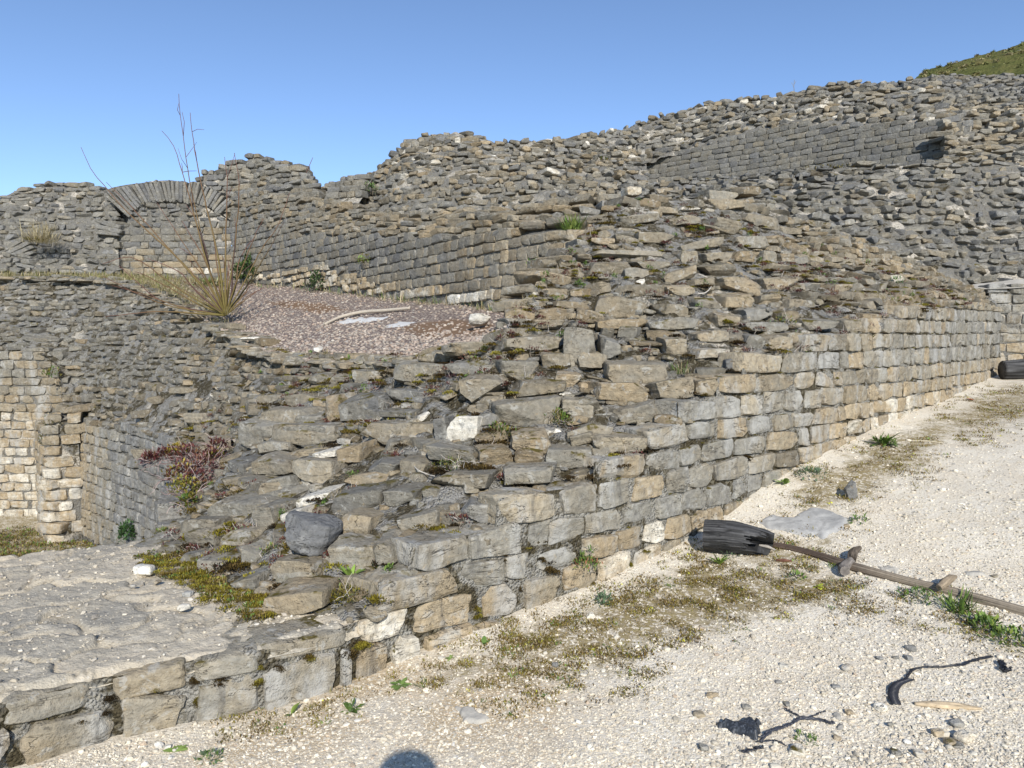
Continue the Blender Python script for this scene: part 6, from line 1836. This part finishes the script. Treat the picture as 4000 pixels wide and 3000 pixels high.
def zz(x, y): return gp(2600 + x / 1.58, 1900 + y / 1.58)
BLACK = tone_mat('black_tar', .42, .5, .5, 120)
bk = thing('black_bark', 'torn black piece of tarry bark with stringy strips on the gravel, bottom right', 'scrap', zz(480, 1520))
bmat_poly = [(2600 + x / 1.58, 1900 + y / 1.58) for x, y in [(285, 1468), (370, 1450), (430, 1470), (500, 1440), (600, 1448), (616, 1475), (590, 1512), (606, 1552), (570, 1582), (500, 1570), (430, 1532), (350, 1512)]]
o = flat_rock(bmat_poly, .035, BLACK, 'sheet', None, None, 13, pits=.9)
for k_ in ('label', 'category', 'kind'):
    if k_ in o: del o[k_]
m4 = o.data.color_attributes['tone']; nn4 = len(o.data.vertices)
gv = .02 + .10 * np.random.RandomState(3).rand(nn4) ** 5
m4.data.foreach_set('color', np.stack([gv * .9, gv, gv * 1.15, np.ones(nn4)], -1).astype(np.float32).ravel())
loc0 = o.location.copy(); o.parent = bk; o.location = loc0 - bk.location
def strand(pts, r, name, parent, twist=3, col=(.022, .023, .028)):
    P = np.array([zz(*q) for q in pts]); P[:, 2] += r * 1.1
    P = catmull(P[:, None, :], 60)[:, 0]
    mb = MB()
    for j in range(twist):
        ph = np.linspace(0, 18, 60) + j * 2.1
        Pj_ = P + np.stack([np.cos(ph), np.sin(ph), np.abs(np.sin(ph * .7))], -1) * r * .8 + pr_.normal(0, r * .25, P.shape)
        tube(mb, Pj_, r * pr_.uniform(.4, .7, 60), 6, np.array(col) * pr_.uniform(.7, 2.2))
    return mb.build(name, BLACK, parent) if parent is not None else mb
strand([(585, 1575), (655, 1522), (760, 1487), (830, 1447), (905, 1445), (960, 1458), (1040, 1476)], .007, 'strip', bk)
strand([(835, 1447), (900, 1428), (960, 1402), (985, 1395)], .004, 'strip', bk, 2)
strand([(740, 1378), (800, 1412), (840, 1432)], .004, 'strip', bk, 2)
strand([(560, 1585), (690, 1578), (740, 1610), (830, 1650)], .004, 'strip', bk, 2)
mb = strand([(1395, 1352), (1378, 1290), (1405, 1232), (1480, 1200), (1512, 1152), (1565, 1128), (1700, 1124), (1830, 1108), (1905, 1082), (2010, 1058)], .0055, '', None, 3)
pb = np.array([zz(*q) for q in [(1395, 1352), (1378, 1290), (1405, 1232), (1480, 1200)]])
Pq = catmull(pb[:, None, :], 26)[:, 0]
for q in Pq: tube(mb, [q + np.array([0, -.0, .012]), q + np.array([.04, -.006, .008])], [.004, .003], 5, (.025, .025, .03))
pthing(mb, 'black_strip', 'curved black ribbed strip lying on the gravel at the lower right', 'scrap', BLACK, smooth=True)
mb = strand([(2068, 1098), (2085, 1125), (2080, 1150), (2125, 1148)], .010, '', None, 3); pthing(mb, 'black_scrap', 'small black scrap beside the end of the curved strip at the right edge', 'scrap', BLACK, smooth=True)
mb = strand([(470, 1650), (540, 1635), (600, 1620)], .006, '', None, 2); pthing(mb, 'black_scrap', 'thin black scrap at the very bottom below the torn black bark', 'scrap', BLACK, smooth=True)

# stones lying about
def loose(px, py, wpx, label, tone, hfrac=.55, name='loose_stone', group=None, seed=None, base=None, yaw=None, sink=.25, tilt=0., mat=None, cut=1.5):
    p = base if base is not None else gp(px, py)
    D = p[1]; w_ = wpx / F * D
    mb = MB(); r = seed or int(px * 7 + py) % 9973
    rs = np.random.RandomState(r)
    rock(mb, p, (w_ / 2, w_ / 2 * rs.uniform(.6, .9), w_ / 2 * hfrac), yaw if yaw is not None else rs.uniform(-.5, .5), tone, r, sink=sink, n=10, tilt=tilt, cut=cut)
    return pthing(mb, name, label, 'stone', mat or M['stone_clean'], group, True)


GL = 'loose stones on the path'
PLAIN = 'small rounded dusty stone lying loose on the pale gravel of the path'
for (x, y, w_, t, lab) in [(285, 1300, 44, (.74, .8, .5), 'rounded buff stone on open gravel left of the black bark'), (730, 1120, 36, (.86, .8, .5), PLAIN), (1115, 1130, 40, (.8, .8, .5), PLAIN), (1505, 1065, 30, (.3, .85, .5), PLAIN), (1420, 1065, 26, (.4, .5, .5), PLAIN),
                        (1320, 1068, 26, (.2, .75, .5), PLAIN), (1520, 1012, 46, (.35, .75, .5), PLAIN), (1330, 1375, 50, (.9, .9, .5), 'white stone at the lower end of the curved black strip'), (1835, 1560, 60, (.84, .9, .5), 'pale stone with a dark shadow near the bottom right corner'), (1755, 1585, 42, (.66, .7, .5), 'brown stone touching the pale stone near the bottom right corner'), (1805, 1610, 44, (.3, .9, .5), 'grey stone in front of the brown stone near the bottom right corner'),
                        (205, 1420, 46, (.6, .8, .5), PLAIN), (745, 1350, 30, (.3, .85, .5), PLAIN), (1052, 1245, 32, (.3, .9, .5), PLAIN), (1800, 1475, 56, (.32, .9, .5), PLAIN), (1388, 1475, 28, (.35, .8, .5), PLAIN), (500, 1370, 36, (.4, .8, .5), PLAIN), (810, 1640, 60, (.9, .85, .5), 'pale stone lying just below the black bark strips'), (1135, 1400, 34, (.8, .85, .5), PLAIN),
                        (1420, 1650, 40, (.3, .8, .5), PLAIN), (1060, 1560, 30, (.68, .8, .5), PLAIN), (1680, 1530, 44, (.82, .8, .5), PLAIN), (1560, 1660, 44, (.85, .85, .5), PLAIN), (2030, 560, 24, (.55, .5, .5), PLAIN), (1115, 250, 26, (.7, .7, .5), PLAIN), (235, 1620, 36, (.3, .8, .5), PLAIN)]:
    loose(2600 + x / 1.58, 1900 + y / 1.58, w_ * 1.0, lab, t, group=GL)
loose(2307, 2412, 36, 'white rounded stone on mossy ground below the wall foot', (.97, .9, .5), .7)
loose(2168, 2602, 26, 'small grey oval pebble standing on mossy soil', (.2, .6, .5), .8)
loose(1727, 2574, 32, 'flat cream stone on soil below the pale footing blocks', (.93, .9, .5), .4)
loose(3325, 1945, 44, 'upright grey shard standing in moss on the path', (.25, .55, .5), 1.9, name='stone_shard')
loose(623, 2922, 34, 'round white stone at the bottom edge, left of a smaller white one', (.92, .9, .5), .8)
loose(655, 2925, 26, 'smaller white stone at the bottom edge beside the light green rosette', (.9, .9, .5), .8)
loose(668, 2962, 26, 'bright white chip below the light green rosette', (1.0, 1, .5), .5)
for (px, py, w_, t, lab) in [(735, 2325, 38, (.3, .95, .5), 'round grey white stone lying on the ledge'), (717, 2380, 52, (.9, .85, .5), 'flat pinkish white stone lying near the wall corner on the ledge'), (520, 2292, 24, (.8, .55, .5), 'small brown pebble on the worn ledge'), (617, 2278, 28, (.62, .6, .5), 'smooth olive pebble at the back of the worn ledge'), (565, 2235, 70, (.92, .9, .5), 'white wedge of lime at the back edge of the worn ledge')]:
    k_ = (ztop + .03 - EYE) / ray(px, py)[2]; loose(px, py, w_, lab, t, .5, base=CAM + ray(px, py) * k_)

# big dark boulder in the breach
D0 = core_at(1205, 2150)[0] - .06
mb = MB()
pbm = at(1210, 2150, D0)
rock(mb, pbm, (.155, .12, .105), -.1, (.02, .62, .3), 19, sink=.0, n=18, tilt=.28, cut=1.9, pp=(3, 5))
pthing(mb, 'dark_boulder', 'dark blue grey boulder lying in the breach above the wall corner', 'boulder', stone_mat('dark_boulder_stone', 0, .15, .3), smooth=True)

# terrace: exposed grey sheets, bleached stick, white stone
_tflat = project(PTz).reshape(-1, 3); _tp = PTz.reshape(-1, 3)
def tpt(px, py):
    d = (_tflat[:, 0] - px) ** 2 + ((_tflat[:, 1] - py) * 3) ** 2
    k = np.argsort(d)[:4]; w_ = 1 / (d[k] + 1); D = (_tp[k, 1] * w_).sum() / w_.sum()
    return at(px, py, D)
SHEET = plain_mat('weathered_grey_sheet', (.42, .415, .40), (.58, .57, .54), 25, .75, .2)
flat_rock([(1272, 1268), (1330, 1243), (1420, 1230), (1560, 1226), (1578, 1236), (1500, 1252), (1440, 1270), (1330, 1274)], .03, SHEET, 'grey_sheet', 'curved pale grey sheet poking out of the pink gravel under a bleached stick', 'sheet', 41, res=40, base=tpt, pits=0)
flat_rock([(1452, 1288), (1500, 1262), (1560, 1245), (1640, 1250), (1664, 1264), (1600, 1280), (1520, 1292)], .02, SHEET, 'grey_sheet', 'flat pale grey sheet lying in red brown moss in front of the curved one', 'sheet', 42, res=40, base=tpt, pits=0)
flat_rock([(1152, 1196), (1200, 1190), (1300, 1205), (1310, 1213), (1220, 1212), (1160, 1206)], .02, SHEET, 'grey_sheet', 'narrow grey sheet in the gravel behind the curved one', 'sheet', 43, res=30, base=tpt, pits=0)
flat_rock([(950, 1152), (1000, 1146), (1030, 1155), (1020, 1163), (960, 1161)], .02, SHEET, 'grey_sheet', 'small grey sheet in the gravel right of the bare shrub', 'sheet', 44, res=30, base=tpt, pits=0)
mb = MB(); P = catmull(np.array([tpt(1268, 1272) + [0, 0, .02], tpt(1330, 1250) + [0, 0, .05], tpt(1410, 1234) + [0, 0, .06], tpt(1500, 1225) + [0, 0, .05], tpt(1602, 1216) + [0, 0, .05]])[:, None, :], 40)[:, 0]
tube(mb, P, .022 + .006 * np.sin(np.linspace(0, 3, 40)), 10, (.40, .35, .28)); pthing(mb, 'bleached_stick', 'bleached bent stick resting on the curved grey sheet', 'stick', WOOD, smooth=True)
loose(1875, 1280, 78, 'white block of lime at the edge of the pink gravel', (1.0, 1, .5), .55, base=tpt(1875, 1282) + np.array([0, -.1, .06]), mat=M['stone_clean'])
loose(1240, 1376, 34, 'small white stone on the near edge of the pink gravel', (1.0, 1, .5), .6, base=tpt(1240, 1380) + np.array([0, 0, .03]))
loose(985, 1354, 70, 'thin white flake on the rim of the pink gravel', (1.0, 1, .5), .2, base=tpt(990, 1340) + np.array([0, -.1, .05]))
mb = MB(); tube(mb, [tpt(740, 1108), tpt(790, 1107), tpt(850, 1110)], [.02, .03, .02], 8, (.42, .38, .31)); pthing(mb, 'pale_stick', 'pale stick lying in the grass at the foot of the arch wall', 'stick', WOOD, smooth=True)

# rim stones where the gravel runs out
rim = MB(); rs = np.random.RandomState(8); N_ = 210
u = rs.uniform(45, 190, N_); p = bil(PTz, u, rs.uniform(-.2, 2.5, N_)); p[:, 1] -= rs.uniform(-.12, .2, N_)
ya = rs.normal(0, .5, N_); Yv = np.stack([np.sin(ya), -np.cos(ya), 0 * ya], -1); Xv = np.stack([np.cos(ya), np.sin(ya), 0 * ya], -1); Zv = np.repeat([[0, 0, 1.0]], N_, 0)
stones(rim, p - np.array([0, 0, .02]), Xv, Yv, Zv, np.stack([rs.uniform(.06, .2, N_), rs.uniform(.08, .16, N_), rs.uniform(.02, .05, N_)], -1), tones(project(p), .5, .1, .52, .12, 6), n=7, p=(4, 9), cut=1.4, seed=8, drop_back=False)
rim.build('rim_stones', M['stone'], fw, sharp=40)

# small things on the path
mb = MB(); q = gp(3800, 1566); rosette(mb, q + np.array([0, 0, .01]), .13, 2, [(.32, .11, .04)], pr_, (.0, .3), .6); pthing(mb, 'dead_leaf', 'orange brown dead leaf on the moss below the far part of the wall', 'leaf')
mb = MB(); tube(mb, [gp(3565, 1726) + [0, 0, .01], gp(3620, 1728) + [0, 0, .012], gp(3682, 1734) + [0, 0, .01]], [.008, .008, .006], 6, (.5, .44, .32)); pthing(mb, 'straw', 'thin pale straw lying on the mossy edge of the path', 'straw', WOOD)
mb = MB(); P = [on_core(*q) + np.array([0, -.08, .02]) for q in [(2722, 1080), (2745, 1090), (2768, 1100), (2772, 1122), (2758, 1145), (2742, 1155), (2718, 1156)]]
tube(mb, catmull(np.array(P)[:, None, :], 30)[:, 0], .005, 6, (.50, .46, .40)); pthing(mb, 'dry_twig', 'pale hooked twig hanging on the brown rubble in the upper middle', 'twig', M['bark'])
mb = MB(); P = [on_core(*q) + np.array([0, -.08, .03]) for q in [(1610, 1812), (1640, 1845), (1680, 1862), (1702, 1868)]]
tube(mb, catmull(np.array(P)[:, None, :], 20)[:, 0], .004, 6, (.46, .42, .36)); pthing(mb, 'dry_twig', 'dead grey twig beside the mossy plant in the middle of the broken wall', 'twig', M['bark'])

# the photographer behind the camera, whose head throws the round shadow at the bottom edge
def skin_figure(name, verts, edges, radii, root):
    me = bpy.data.meshes.new(name); me.from_pydata(verts, edges, []); o = bpy.data.objects.new(name, me); COL.objects.link(o)
    m = o.modifiers.new('skin', 'SKIN'); m.use_smooth_shade = True
    for k, (a, b) in enumerate(radii):
        me.skin_vertices[0].data[k].radius = (a, b)
    me.skin_vertices[0].data[root].use_root = True
    s_ = o.modifiers.new('sub', 'SUBSURF'); s_.levels = 1; s_.render_levels = 2
    return o
bx_, by_, bz = .0, -.31, float(ground_z(.0, -.31))
VV = [(0, 0, .95), (0, 0, 1.12), (0, .0, 1.32), (0, .02, 1.46), (0, .07, 1.52), (0, .13, 1.60), (0, .15, 1.70), (0, .14, 1.77)]
RRd = [(.15, .11), (.14, .10), (.16, .11), (.09, .07), (.075, .075), (.12, .13), (.15, .16), (.11, .12)]
EE = [(i, i + 1) for i in range(7)]
def chain(start, pts, rads):
    p_ = start
    for q, r_ in zip(pts, rads):
        VV.append(q); RRd.append((r_, r_)); EE.append((p_, len(VV) - 1)); p_ = len(VV) - 1
    return p_
for s_ in (-1, 1):
    chain(0, [(s_ * .10, 0, .88), (s_ * .12, .03, .50), (s_ * .13, 0, .09), (s_ * .14, .08, .045), (s_ * .145, .17, .035)], [.095, .065, .045, .045, .03])
    h_ = chain(2, [(s_ * .19, .0, 1.40), (s_ * .25, .05, 1.16), (s_ * .12, .20, 1.42), (s_ * .085, .23, 1.50)], [.06, .045, .032, .03])
    for j in range(4):
        chain(h_, [(s_ * (.085 - .012 * j), .255, 1.545 + .012 * j), (s_ * (.06 - .012 * j), .275, 1.57 + .008 * j)], [.010, .008])
    chain(h_, [(s_ * .06, .245, 1.50), (s_ * .04, .26, 1.515)], [.011, .009])
person = skin_figure('person', [(x + bx_, y + by_, z * 1.045 + bz) for x, y, z in VV], EE, RRd, 0)
person.data.materials.append(plain_mat('dark_clothing', (.05, .055, .08), (.08, .085, .11), 12))
tag(person, 'person behind the camera whose round head shadow falls at the bottom edge', 'person', None, 'thing')
# ------------------------------------------------------------------ camera, light, sky
cam = bpy.data.cameras.new('camera'); co = bpy.data.objects.new('camera', cam); COL.objects.link(co)
cam.sensor_width = 36; cam.lens = F / 4000 * 36; cam.clip_start = .05; cam.clip_end = 2000
co.location = CAM; co.rotation_euler = (math.pi / 2 - PITCH, 0, 0)
SC.camera = co
SUN_EL = math.radians(31.0)
sx, sy = .145, -1.0     # horizontal direction towards the sun
az = math.atan2(sx, sy)
sun = bpy.data.lights.new('sun', 'SUN'); sun.energy = 4.0; sun.angle = math.radians(.53); sun.color = (1, .95, .87)
so = bpy.data.objects.new('sun', sun); COL.objects.link(so)
hl = math.hypot(sx, sy)
sd = Vector((sx / hl * math.cos(SUN_EL), sy / hl * math.cos(SUN_EL), math.sin(SUN_EL)))
so.rotation_euler = sd.to_track_quat('Z', 'Y').to_euler()
w = bpy.data.worlds.new('World'); SC.world = w; w.use_nodes = True
sk = w.node_tree.nodes.new('ShaderNodeTexSky'); sk.sky_type = 'NISHITA'; sk.sun_disc = False
sk.sun_elevation = SUN_EL; sk.sun_rotation = math.atan2(sd.x, sd.y)
sk.air_density = .7; sk.dust_density = .1; sk.ozone_density = 2.8; sk.altitude = 200
bg = w.node_tree.nodes['Background']; bg.inputs['Strength'].default_value = .15
w.node_tree.links.new(sk.outputs[0], bg.inputs[0])
SC.view_settings.view_transform = 'Standard'; SC.view_settings.look = 'None'; SC.view_settings.exposure = .44; SC.view_settings.gamma = 1
